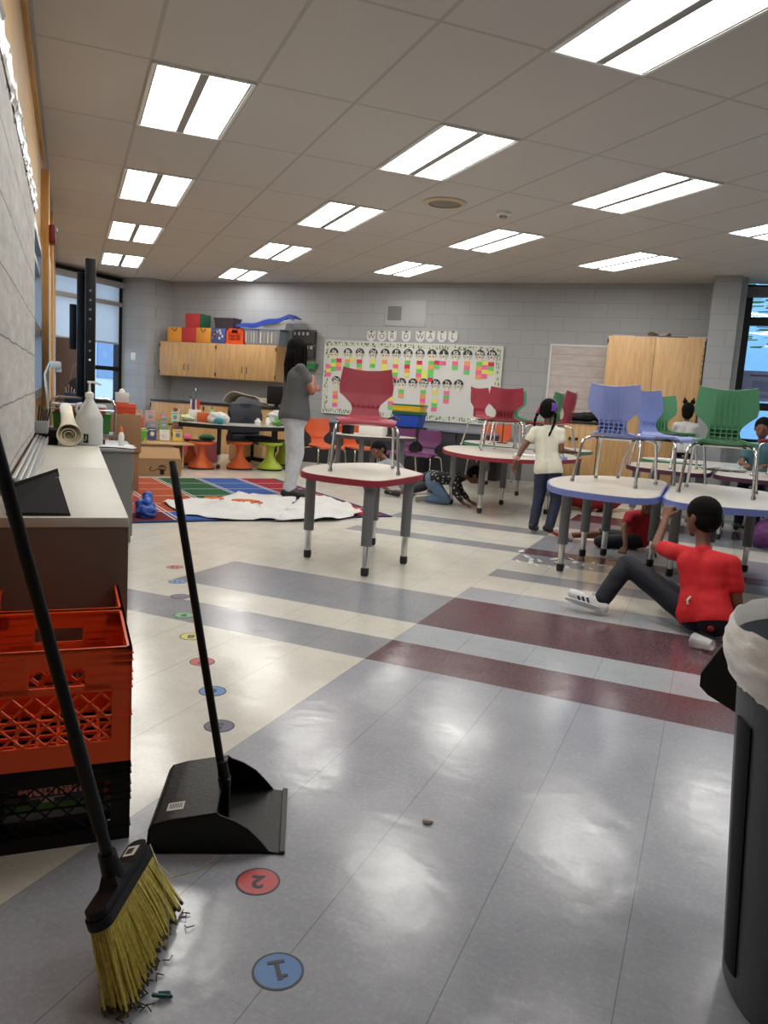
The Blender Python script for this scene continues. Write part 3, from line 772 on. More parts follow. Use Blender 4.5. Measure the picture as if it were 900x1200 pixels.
for k in range(2):
    d = part('drawer', MB().box((.395, 5.82, .19 + k * .29), (.014, .64, .26), bev=.003), mat('grey_metal', (128, 128, 126), .5), t)
    part('handle', MB().box((.41, 5.82, .25 + k * .29), (.018, .12, .015)), CHR, d)
sheet('papers', 'loose white papers on the grey filing cabinet', [tuple(S(.03, 5.5)[:2]), tuple(S(.40, 5.46)[:2]), tuple(S(.42, 5.75)[:2]), tuple(S(.2, 5.9)[:2]), tuple(S(.02, 5.8)[:2])], .655, 17, 'paper', .012)
def cs(name, mb, m, label, cat, a, b, z, rz=0): return single(name, mb, m, label, cat, S(a, b, z), R45 + rz)
# black folded box
t = thing('box', 'black open cardboard box lying at the near end of the counter', 'box', S(-.06, 2.71, .702), R45)
BOXB = mat('black_card', (9, 9, 10), .7, spec=.2)
part('box_body', MB().hull8([(-.11, -.24, 0), (.065, -.24, 0), (.05, .08, 0), (-.11, .08, 0)], [(-.11, -.235, .008), (.063, -.235, .006), (.022, .08, .095), (-.11, .08, .040)]), BOXB, t)
part('flap', MB().hull8([(-.11, .07, .03), (.03, .07, .080), (.03, .078, .080), (-.11, .078, .03)], [(-.115, .10, .05), (.024, .10, .104), (.024, .105, .104), (-.115, .105, .05)]), BOXB, t)
part('edge_tape', MB().tube([(-.09, .0, .037), (.028, .03, .083)], .0016, 6), mat('grey_tape', (120, 120, 120), .5), t)
# jug
JUG = mat('translucent_jug', (208, 210, 206), .35, trans=.15)
t = thing('pump_jug', 'white gallon jug with pump dispenser on the counter', 'jug', S(.115, 5.20, .70), R45)
jb = MB(); 
prof = [(.07, 0), (.079, .006), (.080, .02), (.080, .165), (.072, .19), (.050, .235), (.030, .268), (.024, .28), (.024, .30)]
jb.lathe(prof, n=28)
part('bottle', jb, JUG, t)
part('handle', MB().tube([(-.045, -.03, .255), (-.072, -.045, .25), (-.078, -.045, .22), (-.068, -.035, .195)], .010, 8), JUG, t)
part('pump', MB().lathe([(.024, .295), (.026, .30), (.026, .32), (.008, .33), (.006, .38), (.012, .385), (.012, .392)], n=16).tube([(-.012, 0, .388), (.03, -.01, .388), (.065, -.025, .376)], .007, 8), mat('white_plastic', (232, 232, 228), .35), t)
lb = MB(); lb.box((0, 0, 0), (.075, .002, .045), mx=R3(0, 0, A(-42), (.052 - .094, -.058, .04)))
LBM = R3(0, 0, A(-45), (-.056 + .02, -.057 - .012, .035))
part('label_patch', MB().box((0, 0, .01), (.08, .003, .055), mx=LBM), mat('dark_green_label', (22, 52, 44), .5), t, 'dark green label')
text_part('ZU', .045, mat('pale_lettering', (196, 206, 198), .5), t, LBM @ R3(PI / 2, 0, 0, (0, -.003, .01)))
# paper roll
t = thing('paper_roll', 'flared roll of cream paper lying on the counter beside the jug', 'paper roll', S(-.0, 5.02, .70), R45 + .03)
rp = [(0, 0, .068), (0, .10, .095), (0, .24, .130), (-.003, .40, .170), (-.005, .56, .205)]
m = MB()
def rf(u, v):
    a = 2 * PI * u; x = v * (len(rp) - 1); i = min(int(x), len(rp) - 2); q = x - i; c = [rp[i][k] * (1 - q) + rp[i + 1][k] * q for k in range(3)]
    r = [.068, .052, .038, .034, .036]; r = r[i] * (1 - q) + r[i + 1] * q
    return (c[0] + r * math.cos(a), c[1], c[2] + r * math.sin(a) * .92)
m.shell(rf, 30, 14, .004)
m.tube([(.02 * math.cos(i * .5) * (1 + i * .07), .02, .068 + .018 * math.sin(i * .5) * (1 + i * .07)) for i in range(26)], .002, 4)
part('sheet', m, mat('cream_paper', (228, 218, 194), .6, var=.05, vscale=12), t)
cs('storage_box', MB().box((0, 0, .045), (.13, .26, .09), bev=.005), BOXB, 'small black box behind the paper roll, by the wall', 'box', -.13, 5.22, .70)
# desk things on cabinet
t = thing('glue_bottle', 'white glue bottle with orange cap on the grey cabinet', 'glue bottle', S(.33, 5.63, .662), R45)
part('bottle', MB().lathe([(.016, 0), (.019, .004), (.019, .075), (.012, .095), (.010, .10)], n=16), mat('glue_white', (225, 225, 222), .4), t)
part('cap', MB().lathe([(.011, .10), (.012, .118), (.004, .135), (.003, .14)], n=14), mat('cap_orange', (222, 96, 34), .4), t)
t = thing('pen_holder', 'black mesh pen organiser full of pens on the grey cabinet', 'pen holder', S(.15, 5.75, .662), R45)
part('holder', MB().box((0, 0, .02), (.16, .1, .04), bev=.004).box((-.02, .02, .06), (.12, .06, .07)), mat('dark_mesh', (44, 46, 50), .5), t)
pn = MB(); R = rnd(3)
for k in range(9): pn.tube([(-.07 + k * .013, .02, .05), (-.075 + k * .015, .02 + R.uniform(-.02, .02), .125 + R.uniform(0, .03))], .004, 5)
part('pens', pn, mat('pen_navy', (34, 38, 60), .5), t)
# organiser at the end of the tray
t = thing('marker_organizer', 'small grey box organiser fixed on the wall above the marker tray', 'organizer', S(-.15, 4.95, .78), R45)
part('body', MB().box((0, 0, .035), (.07, .10, .07), bev=.004), mat('organizer_grey', (140, 142, 142), .5), t)
R = rnd(8); mk = MB()
for k in range(5): mk.tube([(-.02 + k * .011, 0, .05), (-.01 + k * .014, R.uniform(-.03, .03), .13 + R.uniform(0, .03))], .005, 6)
part('markers', mk, mat('dark_marker', (36, 36, 40), .5), t)
t = thing('document_camera', 'pale document camera head on a bent arm by the side wall', 'document camera', S(-.10, 6.05, .70), R45)
part('head', MB().box((.01, 0, .49), (.07, .09, .05), bev=.012).box((.03, 0, .455), (.035, .05, .03), bev=.006), mat('dc_grey', (178, 178, 172), .4), t)
part('arm', MB().tube([(-.04, 0, .0), (-.045, 0, .25), (-.06, 0, .42), (-.03, 0, .50), (.0, 0, .50)], .009, 8), mat('dc_grey', (178, 178, 172), .4), t)
part('base', MB().box((-.04, 0, .01), (.09, .14, .02)), mat('dc_grey', (178, 178, 172), .4), t)
t = thing('side_shelf', 'plain wall shelf running behind the grey cabinet along the wall', 'shelf', S(-.12, 6.3, .0), R45)
part('shelf_board', MB().box((0, 0, .68), (.18, .55, .03)), GRYC, t); part('bracket', MB().box((0, -.2, .34), (.12, .03, .68)), GRYC, t); part('bracket', MB().box((0, .2, .34), (.12, .03, .68)), GRYC, t)
# TV
t = thing('television', 'large black display screen seen edge-on before the left windows', 'television', S(.150, 6.6, 0), R45 - .03)
part('screen_housing', MB().box((.0, 0, 1.43), (.07, 1.2, 1.02), bev=.008), BLK, t)
part('rear_housing', MB().box((-.065, 0.1, 1.42), (.06, .9, .9), bev=.01), BLK, t)
for k in range(7): part('side_button', MB().box((.0, -.602, 1.72 - k * .065 - (k > 3) * .09), (.014, .004, .014)), mat('port_grey', (110, 112, 114), .5), t)
part('indicator', MB().ball((.0, -.603, 1.24), .008, 8), mat('indicator_cream', (226, 220, 190), .4), t)
part('speaker_arm', MB().box((-.13, .1, 1.5), (.05, .16, .34), bev=.006), BLK, t)
part('stand', MB().box((-.03, .1, .5), (.06, .12, .95)).box((-.03, .1, .02), (.22, .9, .04)), BLK, t)
# push cart
t = thing('utility_cart', 'metal cart with bent chrome rail behind the jug', 'cart', S(.14, 7.25, 0), R45)
part('rail', MB().tube([(-.29, 0, .60), (-.29, 0, .88), (-.27, 0, .925), (-.23, 0, .94), (.17, 0, .94), (.21, 0, .925), (.23, 0, .88), (.23, 0, .60)], .012, 10).tube([(-.29, 0, .84), (.23, 0, .84)], .008, 8), CHR, t)
part('shelf', MB().box((-.03, .22, .62), (.54, .5, .02)), mat('cart_grey', (120, 122, 124), .5), t)
part('shelf', MB().box((-.03, .22, .2), (.54, .5, .02)), mat('cart_grey', (120, 122, 124), .5), t)
for x in (-.28, .22):
    for y in (0, .44): part('leg', MB().tube([(x, y, .04), (x, y, .64)], .011, 8).ball((x, y, .025), .025, 8), CHR, t)
c7 = lambda a, b, z: S(.14 + a, 7.25 + b, z)
GRB = mat('green_bin', (58, 122, 52), .45)
def bin_(label, x, y, z, sx, sy, sz, m, rz=R45, cat='bin', name='storage_bin', loc=None):
    b = MB(); b.hull8([(-sx * .44, -sy * .44, 0), (sx * .44, -sy * .44, 0), (sx * .44, sy * .44, 0), (-sx * .44, sy * .44, 0)], [(-sx / 2, -sy / 2, sz), (sx / 2, -sy / 2, sz), (sx / 2, sy / 2, sz), (-sx / 2, sy / 2, sz)])
    o = thing(name, label, cat, loc if loc is not None else (x, y, z), rz)
    part('bin_body', b, m, o); part('rim', MB().ring([(-sx / 2 - .006, -sy / 2 - .006), (sx / 2 + .006, -sy / 2 - .006), (sx / 2 + .006, sy / 2 + .006), (-sx / 2 - .006, sy / 2 + .006)], [(-sx / 2 + .006, -sy / 2 + .006), (sx / 2 - .006, -sy / 2 + .006), (sx / 2 - .006, sy / 2 - .006), (-sx / 2 + .006, sy / 2 - .006)], sz - .012, sz + .004), m, o)
    return o
bin_('green bin on the cart left of the paper roll', 0, 0, 0, .15, .3, .17, GRB, loc=c7(-.2, .22, .632))
bin_('green bin on the cart right of the white jug', 0, 0, 0, .2, .3, .17, GRB, loc=c7(.1, .22, .632))
single('folder_stack', MB().box((0, 0, .012), (.42, .26, .02), bev=.002).box((.01, .0, .032), (.40, .25, .015), bev=.002), mat('red_folder', (176, 52, 40), .6), 'red folders lying on top of the green bins on the cart', 'folders', c7(-.05, .22, .808), R45)
single('paper_stack', MB().box((0, 0, .012), (.44, .24, .022), bev=.002), mat('white_sheets', (222, 224, 226), .7), 'white papers stacked over the red folders on the cart', 'paper', c7(-.06, .24, .856), R45 + .05)
t = thing('shelf_unit', 'low dark shelf beneath the left window holding a blue bin', 'shelf', S(.05, 8.45, 0), R45)
part('shelf_box', MB().box((0, 0, .43), (.36, .35, .86)), mat('shelf_dark', (52, 50, 48), .6), t)
t = thing('blue_bin', 'dark blue bin full of supplies beneath the left window', 'bin', S(.05, 8.45, .86), R45)
part('bin_body', MB().box((0, 0, .05), (.20, .22, .10), bev=.008), mat('navy_bin', (32, 48, 84), .5), t)
R = rnd(9); sp = MB()
for k in range(8): sp.tube([(-.08 + k * .022, 0, .06), (-.085 + k * .026, R.uniform(-.05, .05), .13 + R.uniform(0, .05))], .006, 6)
part('supplies', sp, mat('supply_pale', (170, 160, 150), .6), t)
t = thing('handbag', 'black handbag with looped strap hanging in front of the left window', 'bag', S(.02, 8.52, .86), R45)
part('bag_body', MB().ball((.06, .2, .13), (.11, .07, .13), 16), mat('black_leather', (22, 22, 24), .4), t)
part('strap', MB().tube([(-.02, .2, .22), (.01, .2, .36), (.06, .2, .41), (.11, .2, .36), (.14, .2, .22)], .008, 8), mat('strap_brown', (120, 96, 82), .6), t)
t = thing('tall_cupboard', 'narrow dark brown cupboard in front of the left window', 'cupboard', S(-.04, 10.6, 0), R45)
part('carcass', MB().box((0, 0, .79), (.24, .4, 1.58), bev=.004), mat('dark_brown_panel', (86, 68, 60), .6), t)
part('handle', MB().box((.05, -.208, .9), (.015, .02, .1)), BLK, t)
# cardboard boxes and orange box
CARD = mat('cardboard', (152, 118, 84), .85, var=.06, vscale=5); CARD2 = mat('cardboard_light', (196, 160, 118), .85)
o = thing('cardboard_box', 'closed brown cardboard boxes stacked beyond the grey cabinet, lower one', 'box', (-5.50, 6.24, 0), R45)
part('box_body', MB().box((0, 0, .20), (.26, .26, .40), bev=.003), CARD, o); part('tape', MB().box((0, 0, .401), (.05, .26, .002)), CARD2, o)
o = thing('cardboard_box', 'closed brown cardboard box on top of the stack, under orange box', 'box', (-5.50, 6.24, .403), R45)
part('box_body', MB().box((0, 0, .19), (.29, .29, .38), bev=.003), CARD, o); part('tape', MB().box((0, 0, .381), (.05, .29, .002)), CARD2, o)
ORB = mat('orange_box', (206, 72, 40), .5)
o = thing('box', 'orange patterned box on the brown cardboard stack', 'box', (-5.50, 6.24, .788), R45)
part('box_body', MB().box((0, 0, .05), (.19, .17, .10), bev=.004), ORB, o); part('lid_line', MB().box((0, 0, .055), (.193, .173, .004)), mat('orange_dark', (150, 40, 24), .5), o)
o = thing('tissue_box', 'small white box on top of the orange box', 'box', (-5.53, 6.22, .892), R45)
part('box_body', MB().box((0, 0, .05), (.13, .11, .10), bev=.004), mat('tissue_white', (206, 204, 200), .6), o); part('tissue', MB().ball((0, 0, .11), (.03, .02, .03), 8), WHT, o)
# blue plastic bag on the floor by the cabinet
m = MB(); m.ball((0, 0, .07), (.07, .17, .09)); m.ball((.02, .08, .13), (.05, .08, .07)); m.ball((.0, -.10, .06), (.08, .10, .06))
single('plastic_bag', blob_mesh('bag', m, .011, 1, .032, 19), mat('blue_plastic', (46, 84, 170), .35), 'crumpled blue plastic bag on the rug edge by the grey cabinet', 'bag', (-4.30, 5.13, .0), R45)

# ================================================================== milk crates
def crate(label, col, K, z, group=None, hgt=.285, lattice=True, lo=.055, hi=None):
    """K = near outer corner; local x toward wall (-a), local y along wall"""
    t = thing('milk_crate', label, 'crate', (K.x, K.y, z), R45, group)
    W_ = .33; m = col
    body = MB(); th = .006
    # floor grid
    for k in range(7): body.box((-W_ / 2, .02 + k * .048, .008), (W_ - .01, .008, .008)); body.box((-.02 - k * .048, W_ / 2, .008), (.008, W_ - .01, .008))
    part('base_grid', body, m, t)
    for side in range(4):
        # panel frame: u along side 0..W_, v up
        o = [(Vector((0, 0, 0)), Vector((-1, 0, 0)), Vector((0, 1, 0))), (Vector((-W_, 0, 0)), Vector((0, 1, 0)), Vector((1, 0, 0))), (Vector((-W_, W_, 0)), Vector((1, 0, 0)), Vector((0, -1, 0))), (Vector((0, W_, 0)), Vector((0, -1, 0)), Vector((-1, 0, 0)))][side]
        O, Ud, Nin = o
        mx = Matrix.Identity(4)
        for i in range(3): mx[i][0] = Ud[i]; mx[i][1] = Nin[i]; mx[i][3] = O[i]
        def bx(u0, u1, v0, v1, d=th, n0=0): p.box(((u0 + u1) / 2, n0 + d / 2, (v0 + v1) / 2), (u1 - u0, d, v1 - v0), mx=mx)
        p = MB()
        bx(0, W_, 0, lo); bx(0, .045, lo, hgt); bx(W_ - .045, W_, lo, hgt)   # base band, corners
        bx(0, W_, hgt - .045, hgt); bx(0, W_, hgt - .006, hgt, .012)             # top band + lip
        # hand slot band
        if hi is None: bx(.045, .105, hgt - .10, hgt - .045); bx(W_ - .105, W_ - .045, hgt - .10, hgt - .045); bx(.045, W_ - .045, hgt - .105, hgt - .088)
        for q in (.016, .033, .062, .082): bx(0, .10, hgt - q, hgt - q + .003, .009, -.003); bx(W_ - .10, W_, hgt - q, hgt - q + .003, .009, -.003)
        for q in (.10, .17): bx(0, .045, hgt - q, hgt - q + .003, .009, -.003); bx(W_ - .045, W_, hgt - q, hgt - q + .003, .009, -.003)
        # diamond lattice
        u0, u1, v0, v1 = .045, W_ - .045, lo, (hgt - .105 if hi is None else hi); st_ = .048
        if lattice:
            k = -8
            while k < 16:
                for sg in (1, -1):
                    # line v = v0 + sg*(u-c)
                    c = u0 + k * st_
                    pts = []
                    if sg > 0: ua = max(u0, c); ub = min(u1, c + (v1 - v0)); va, vb = v0 + ua - c, v0 + ub - c
                    else: ua = max(u0, c - (v1 - v0)); ub = min(u1, c); va, vb = v0 + c - ua, v0 + c - ub
                    if ub - ua > .006: p.tube([mx @ Vector((ua, .004, va)), mx @ Vector((ub, .004, vb))], .0034 if hi is None else .0022, 5)
                k += 1
            bx(u0, u1, (v0 + v1) / 2 - .002, (v0 + v1) / 2 + .002, .005)
        part('side_panel', p, m, t)
    return t
OR_C = mat('orange_crate', (238, 86, 34), .38); BK_C = mat('black_crate', (8, 8, 9), .5, spec=.3)
K = S(.141, 1.855)
K2 = S(.141, 2.195)
crate('black milk crate of books on the floor under the nearest orange crate', BK_C, K, 0, hgt=.202, lo=.035, hi=.165)
crate('orange milk crate stacked on the black crate, nearest the camera', OR_C, K, .203)
crate('black milk crate on the floor against the counter, mostly hidden', BK_C, K2, 0, hgt=.202, lo=.035, hi=.165)
crate('orange milk crate behind the nearest one, beside the counter end', OR_C, K2, .203)
# books in the black crate (spines towards the near side)
R = rnd(21)
bk = [('dark plum book topmost of the pile in the black crate', (92, 66, 86), .034), ('dark grey book with white horned mark in the black crate', (76, 74, 86), .020), ('green and black book in the black crate', (80, 130, 62), .018), ('slate book with pale stripe in the black crate', (116, 120, 120), .018), ('charcoal book near the bottom of the black crate', (30, 31, 34), .022), ('lowest black book in the black crate', (24, 24, 28), .02)]
z = .017
for lb_, c_, th_ in reversed(bk):
    th_ *= 1.05; w_ = .24 if th_ < .03 else .22
    P0 = S(.141 - .165 + R.uniform(-.01, .01), 1.855 + .02 + .11, z)
    t = thing('book', lb_, 'book', P0, R45 + R.uniform(-.02, .02))
    part('cover', MB().box((0, 0, th_ / 2), (w_, .20, th_), bev=.001), mat('bk' + str(c_), c_, .5), t)
    part('pages', MB().box((.001, .004, th_ / 2), (w_ + .003, .19, th_ * .7)), mat('pages', (190, 186, 174), .8), t)
    z += th_ + .001
    if 'pink' in lb_:
        pass
    if 'horned' in lb_:
        part('white_mark', MB().box((-.02, -.1008, th_ / 2), (.03, .001, th_ * .8)).box((-.02, -.1008, th_ * .75), (.075, .001, th_ * .25)), mat('mark_white', (200, 198, 196), .6), t)
t = thing('book', 'upright plum book with pink lettering behind the lattice of the black crate', 'book', S(.141 - .17, 1.855 + .016, .125), R45)
part('cover', MB().box((0, .004, .038), (.20, .010, .075)), mat('plum_cover', (84, 60, 80), .5), t)
text_part('elephant', .046, mat('pink_ink', (236, 160, 160), .6), t, R3(PI / 2, 0, 0, (0, -.0025, .022)), bold=.0012)
single('book', MB().box((0, 0, .04), (.03, .2, .08)).box((0, .0, .02), (.034, .203, .004)), mat('orange_book', (196, 104, 36), .6), 'small orange book at the right end of the black crate', 'book', S(.141 - .042, 1.855 + .12, .10), R45)

# ================================================================== broom
t = thing('push_broom', 'angled broom with yellow bristles and black handle leaning beside the crates', 'broom', (-.90, 1.115, 0))
O = Vector((-.90, 1.115, 0))
BA, BB = Vector((-.912, .985, .150)) - O, Vector((-.985, 1.185, .152)) - O
FA, FB = Vector((-.848, .972, .0)) - O, Vector((-.960, 1.25, .0)) - O
ax = (BB - BA).normalized(); dn = ((FA + FB) / 2 - (BA + BB) / 2).normalized(); dn = (dn - ax * dn.dot(ax)).normalized(); sd = ax.cross(dn)
blk = MB(); mx = Matrix.Identity(4)
for i in range(3): mx[i][0] = ax[i]; mx[i][1] = sd[i]; mx[i][2] = -dn[i]; mx[i][3] = ((BA + BB) / 2)[i]
L = (BB - BA).length
def stadium(l, w_, n=10):
    return [(l / 2 - w_ / 2 + w_ / 2 * math.cos(a), w_ / 2 * math.sin(a)) for a in [-PI / 2 + PI * i / n for i in range(n + 1)]] + [(-l / 2 + w_ / 2 + w_ / 2 * math.cos(a), w_ / 2 * math.sin(a)) for a in [PI / 2 + PI * i / n for i in range(n + 1)]]
blk.prism(stadium(L + .03, .048), -.008, .010, mx=mx); blk.prism(stadium(L + .022, .040), .010, .026, mx=mx)
blk.hull8([(-.045, -.02, .024), (.03, -.02, .024), (.03, .02, .024), (-.045, .02, .024)], [(-.03, -.013, .045), (.005, -.013, .045), (.005, .013, .045), (-.03, .013, .045)], mx=mx)
head = part('broom_head', blk, BLK, t)
TOP = Vector((-1.105, .835, 1.34)) - O; BOT = mx @ Vector((-.015, 0, .03))
part('socket', MB().tube([BOT - (TOP - BOT).normalized() * .01, BOT + (TOP - BOT).normalized() * .055], [.021, .017], 14), BLK, head)
part('sticker', MB().box((.075, .002, .0268), (.035, .024, .001), mx=mx), mat('sticker_white', (206, 204, 196), .6), head, 'white bar-code sticker')
bar = MB()
for k in range(7): bar.box((.066 + k * .003, .004, .0276), (.0014 if k % 2 else .0008, .014, .0006), mx=mx)
part('barcode', bar, BLK, head)
part('handle', MB().tube([BOT, TOP], .0115, 14), mat('black_gloss_tube', (8, 8, 9), .35, spec=.3), t, 'black tube handle')
part('handle_grip', MB().tube([BOT + (TOP - BOT) * .09, BOT + (TOP - BOT) * .26], .0135, 14), BLK, t)
R = rnd(31); br_ = MB(); br2 = MB()
n = 0
for i in range(64):
    for j in range(7):
        u = (i + R.uniform(-.3, .3)) / 63; vv = (j - 3) / 3
        p0 = BA + (BB - BA) * u + sd * vv * .017 + dn * .006
        tg = FA + (FB - FA) * u + sd * vv * .026 + Vector((R.uniform(-.01, .01), R.uniform(-.01, .01), 0))
        L_ = R.uniform(.93, 1.0)
        p1 = p0 + (tg - p0) * L_ ; pm = p0 + (p1 - p0) * .5 + Vector((R.uniform(-.003, .003), R.uniform(-.003, .003), .004))
        p1.z = max(p1.z, .002)
        (br_ if L_ < 2 else br2).tube([p0, pm, p1], [.0024, .0026, .0023], 4, caps=False)
        q = p0 + (p1 - p0) * .93
        br2.tube([q, p1 + Vector((0, 0, .0))], [.0030, .0028], 4, caps=False)
part('bristles', br_, mat('yellow_bristle', (208, 192, 100), .55, var=.25, vscale=120), t, 'yellow bristles')
part('bristle_tips', br2, mat('dirty_bristle', (92, 86, 66), .7), t, 'grey dirty bristle tips')
dd = MB(); R = rnd(77)
for k in range(26):
    u = R.random(); q = FA + (FB - FA) * u + Vector((R.uniform(-.02, .05), R.uniform(-.03, .02), .003)); a = R.uniform(0, 6)
    dd.tube([q, q + Vector((math.cos(a) * .014, math.sin(a) * .014, .004)), q + Vector((math.cos(a + 1) * .02, math.sin(a + 1) * .02, .001))], .0014, 4)
o = single('dust_clump', dd, mat('dust_dark', (48, 46, 44), .9), 'clump of dark dust and hair at the broom bristle tips', 'dust', O); o['kind'] = 'stuff'
single('plastic_scrap', MB().tube([(0, 0, .008), (.018, .004, .010), (.03, .015, .006), (.022, .02, .006), (.006, .008, .008)], .004, 6), mat('teal_scrap', (28, 84, 84), .5), 'teal plastic scrap caught under the broom bristles', 'scrap', (-.825, 1.03, 0))
single('bristle_strand', MB().tube([(0, 0, .16), (.03, -.01, .13), (.075, -.02, .12), (.12, .01, .135), (.145, .03, .16)], .0013, 5).tube([(0, 0, .16), (.05, -.02, .11), (.09, -.05, .06), (.1, -.06, .02), (.1, -.065, .0)], .0013, 5), mat('pale_bristle', (190, 188, 150), .6), 'loose pale bristles sticking out between broom and dustpan', 'bristle', (-.985, 1.21, 0))

# ================================================================== lobby dustpan
C0 = Vector((-1.20, 1.508, 0)); t = thing('dustpan', 'black upright lobby dustpan with long handle standing on the floor', 'dustpan', C0, math.atan2(.14, .253))
DP = mat('dustpan_black', (9, 10, 10), .42, spec=.3, bump=.1, bscale=80); hw = .15
pan = MB(); th = .004
pan.box((.145, 0, .006), (.29, 2 * hw, .006))                       # floor plate
pan.hull8([(.27, -hw, .002), (.315, -hw, .0), (.315, hw, .0), (.27, hw, .002)], [(.27, -hw, .010), (.315, -hw, .004), (.315, hw, .004), (.27, hw, .010)])
back = [(.0, .004), (-.002, .035), (.0, .062), (.010, .077), (.05, .089), (.158, .108)]
def bf(u, v):
    x = v * (len(back) - 1); i = min(int(x), len(back) - 2); q = x - i
    return (back[i][0] * (1 - q) + back[i + 1][0] * q, -hw + 2 * hw * u, back[i][1] * (1 - q) + back[i + 1][1] * q)
pan.shell(bf, 6, 30, -th)
sidep = [(0, .004), (-.002, .035), (0, .062), (.010, .077), (.05, .089), (.158, .108), (.168, .100), (.20, .088), (.235, .066), (.262, .038), (.285, .010), (.285, .004)]
for y in (-hw, hw - th):
    n = len(sidep); pan.add([(p[0], y, p[1]) for p in sidep] + [(p[0], y + th, p[1]) for p in sidep], [list(range(n))[::-1], list(range(n, 2 * n))] + [(i, (i + 1) % n, n + (i + 1) % n, n + i) for i in range(n)])
part('pan', pan, DP, t)
part('lip', MB().box((.318, 0, .006), (.014, 2 * hw + .006, .010), bev=.002), mat('lip_rubber', (30, 31, 32), .5), t)
part('hinge_post', MB().box((.166, 0, .065), (.024, .032, .115), bev=.006).tube([(.163, 0, .11), (.154, 0, .165)], [.016, .013], 12), DP, t)
part('latch', MB().tube([(.150, -.022, .13), (.156, -.024, .10), (.158, -.024, .05)], .0035, 6), DP, t)
inv = Matrix.Rotation(-math.atan2(.14, .253), 3, 'Z')
HT = inv @ (Vector((-1.275, 1.63, .885)) - C0); HB = Vector((.158, 0, .12)); hd = HT - HB
part('handle', MB().tube([HB, HT], .0105, 12), DP, t, 'long black handle')
part('handle_grip', MB().tube([HB + hd * .92, HT], .0165, 10, flat=.6).tube([HT - hd * .01, HT + hd * .035], [.0165, .014], 10, flat=.6), DP, t)
part('sticker', MB().box((0, 0, 0), (.04, .036, .0008), mx=R3(0, A(-10), 0, (.055, -.09, .0905))), mat('sticker_white', (206, 204, 196), .6), t, 'white bar-code sticker')
qr = MB(); R = rnd(2)
for k in range(8): qr.box((-.014 + k * .004, 0, .0009), (.0018, .022, .0004), mx=R3(0, A(-10), 0, (.055, -.09, .0908)))
part('barcode', qr, BLK, t)

# ================================================================== trash can
t = thing('trash_can', 'tall grey trash can with white liner at the right edge of the picture', 'trash can', (.350, 1.615, 0))
CAN = mat('can_grey', (78, 84, 90), .5, bump=.1, bscale=60)
part('barrel', MB().lathe([(.01, .0), (.208, .0), (.215, .015), (.262, .66), (.28, .665), (.283, .70), (.272, .70), (.255, .66), (.20, .02), (.01, .015)], n=56), CAN, t)
ch = MB()
def cf(u, v):
    a = A(192) + A(14) * u; z = .06 + .50 * v; r = .2175 + (.262 - .215) * (z - .015) / .645 + .001 - .0
    e = .0015 * (1 - abs(2 * u - 1) ** 4)
    return ((r + e) * math.cos(a), (r + e) * math.sin(a), z)
ch.shell(cf, 6, 20, .003); part('side_channel', ch, mat('channel_black', (5, 6, 8), .6, spec=.2), t, 'side channel with its recess shade painted black')  # black strip laid on the barrel; the channel's shade is in its colour
lid = MB(); pts = [(-.005, .64), (-.32 + .335 - .335 + .0, .0)]
f_ = Vector((.265 - .0, -.0, 0))
quad = [(.07, .64), (.04, .585), (.015, .535), (.016, .505), (.035, .488), (.112, .452), (.20, .47), (.20, .66)]
vs = [(q[0] - .335, 1.86 - 1.615, q[1]) for q in quad] + [(q[0] - .335, 1.885 - 1.615, q[1]) for q in quad]; n = len(quad)
lid.add(vs, [list(range(n))[::-1], list(range(n, 2 * n))] + [(i, (i + 1) % n, n + (i + 1) % n, n + i) for i in range(n)])
lid.tube([(-.17, .25, .66), (-.12, .22, .68), (-.06, .24, .68)], .012, 8)
part('hanging_lid', lid, mat('lid_black', (22, 23, 24), .4), t, 'black lid flap hanging off the far side')
ln = MB()
def lf_(u, v):
    a = 2 * PI * u; w1 = noise.noise(Vector((math.cos(a) * 2.5, math.sin(a) * 2.5, v * 3)));  w2 = noise.noise(Vector((math.cos(a) * 7, math.sin(a) * 7, v * 9)))
    if v < .5:
        q = v / .5; r = .245 + .03 * math.sin(q * PI / 2) + .006 * w1; z = .56 + .165 * q + .012 * w1
    else:
        q = (v - .5) / .5; r = .281 + .008 * math.sin(q * PI) + .007 * w1 + .006 * w2; z = .735 - .095 * q + .012 * w1 + .025 * math.sin(a - .3) * q
    return (r * math.cos(a), r * math.sin(a), z + .006 * w2)
ln.shell(lf_, 90, 40, .0015)
ln.lathe([(.01, .30), (.2, .32), (.24, .56)], n=40, caps=False)
g = NT('white_bin_liner'); g.b.inputs['Base Color'].default_value = rgb(250, 249, 246); g.b.inputs['Roughness'].default_value = .35; g.b.inputs['Subsurface Weight'].default_value = .0
mp = g.n('ShaderNodeMapping'); mp.inputs['Scale'].default_value = (1, 1, 3.5); g.l(g.tc.outputs['Object'], mp.inputs[0]); g.bump(g.noise(7, 4, mp.outputs[0]), .5, .02)
part('liner', ln, g.m, t, 'white plastic liner folded over the rim')

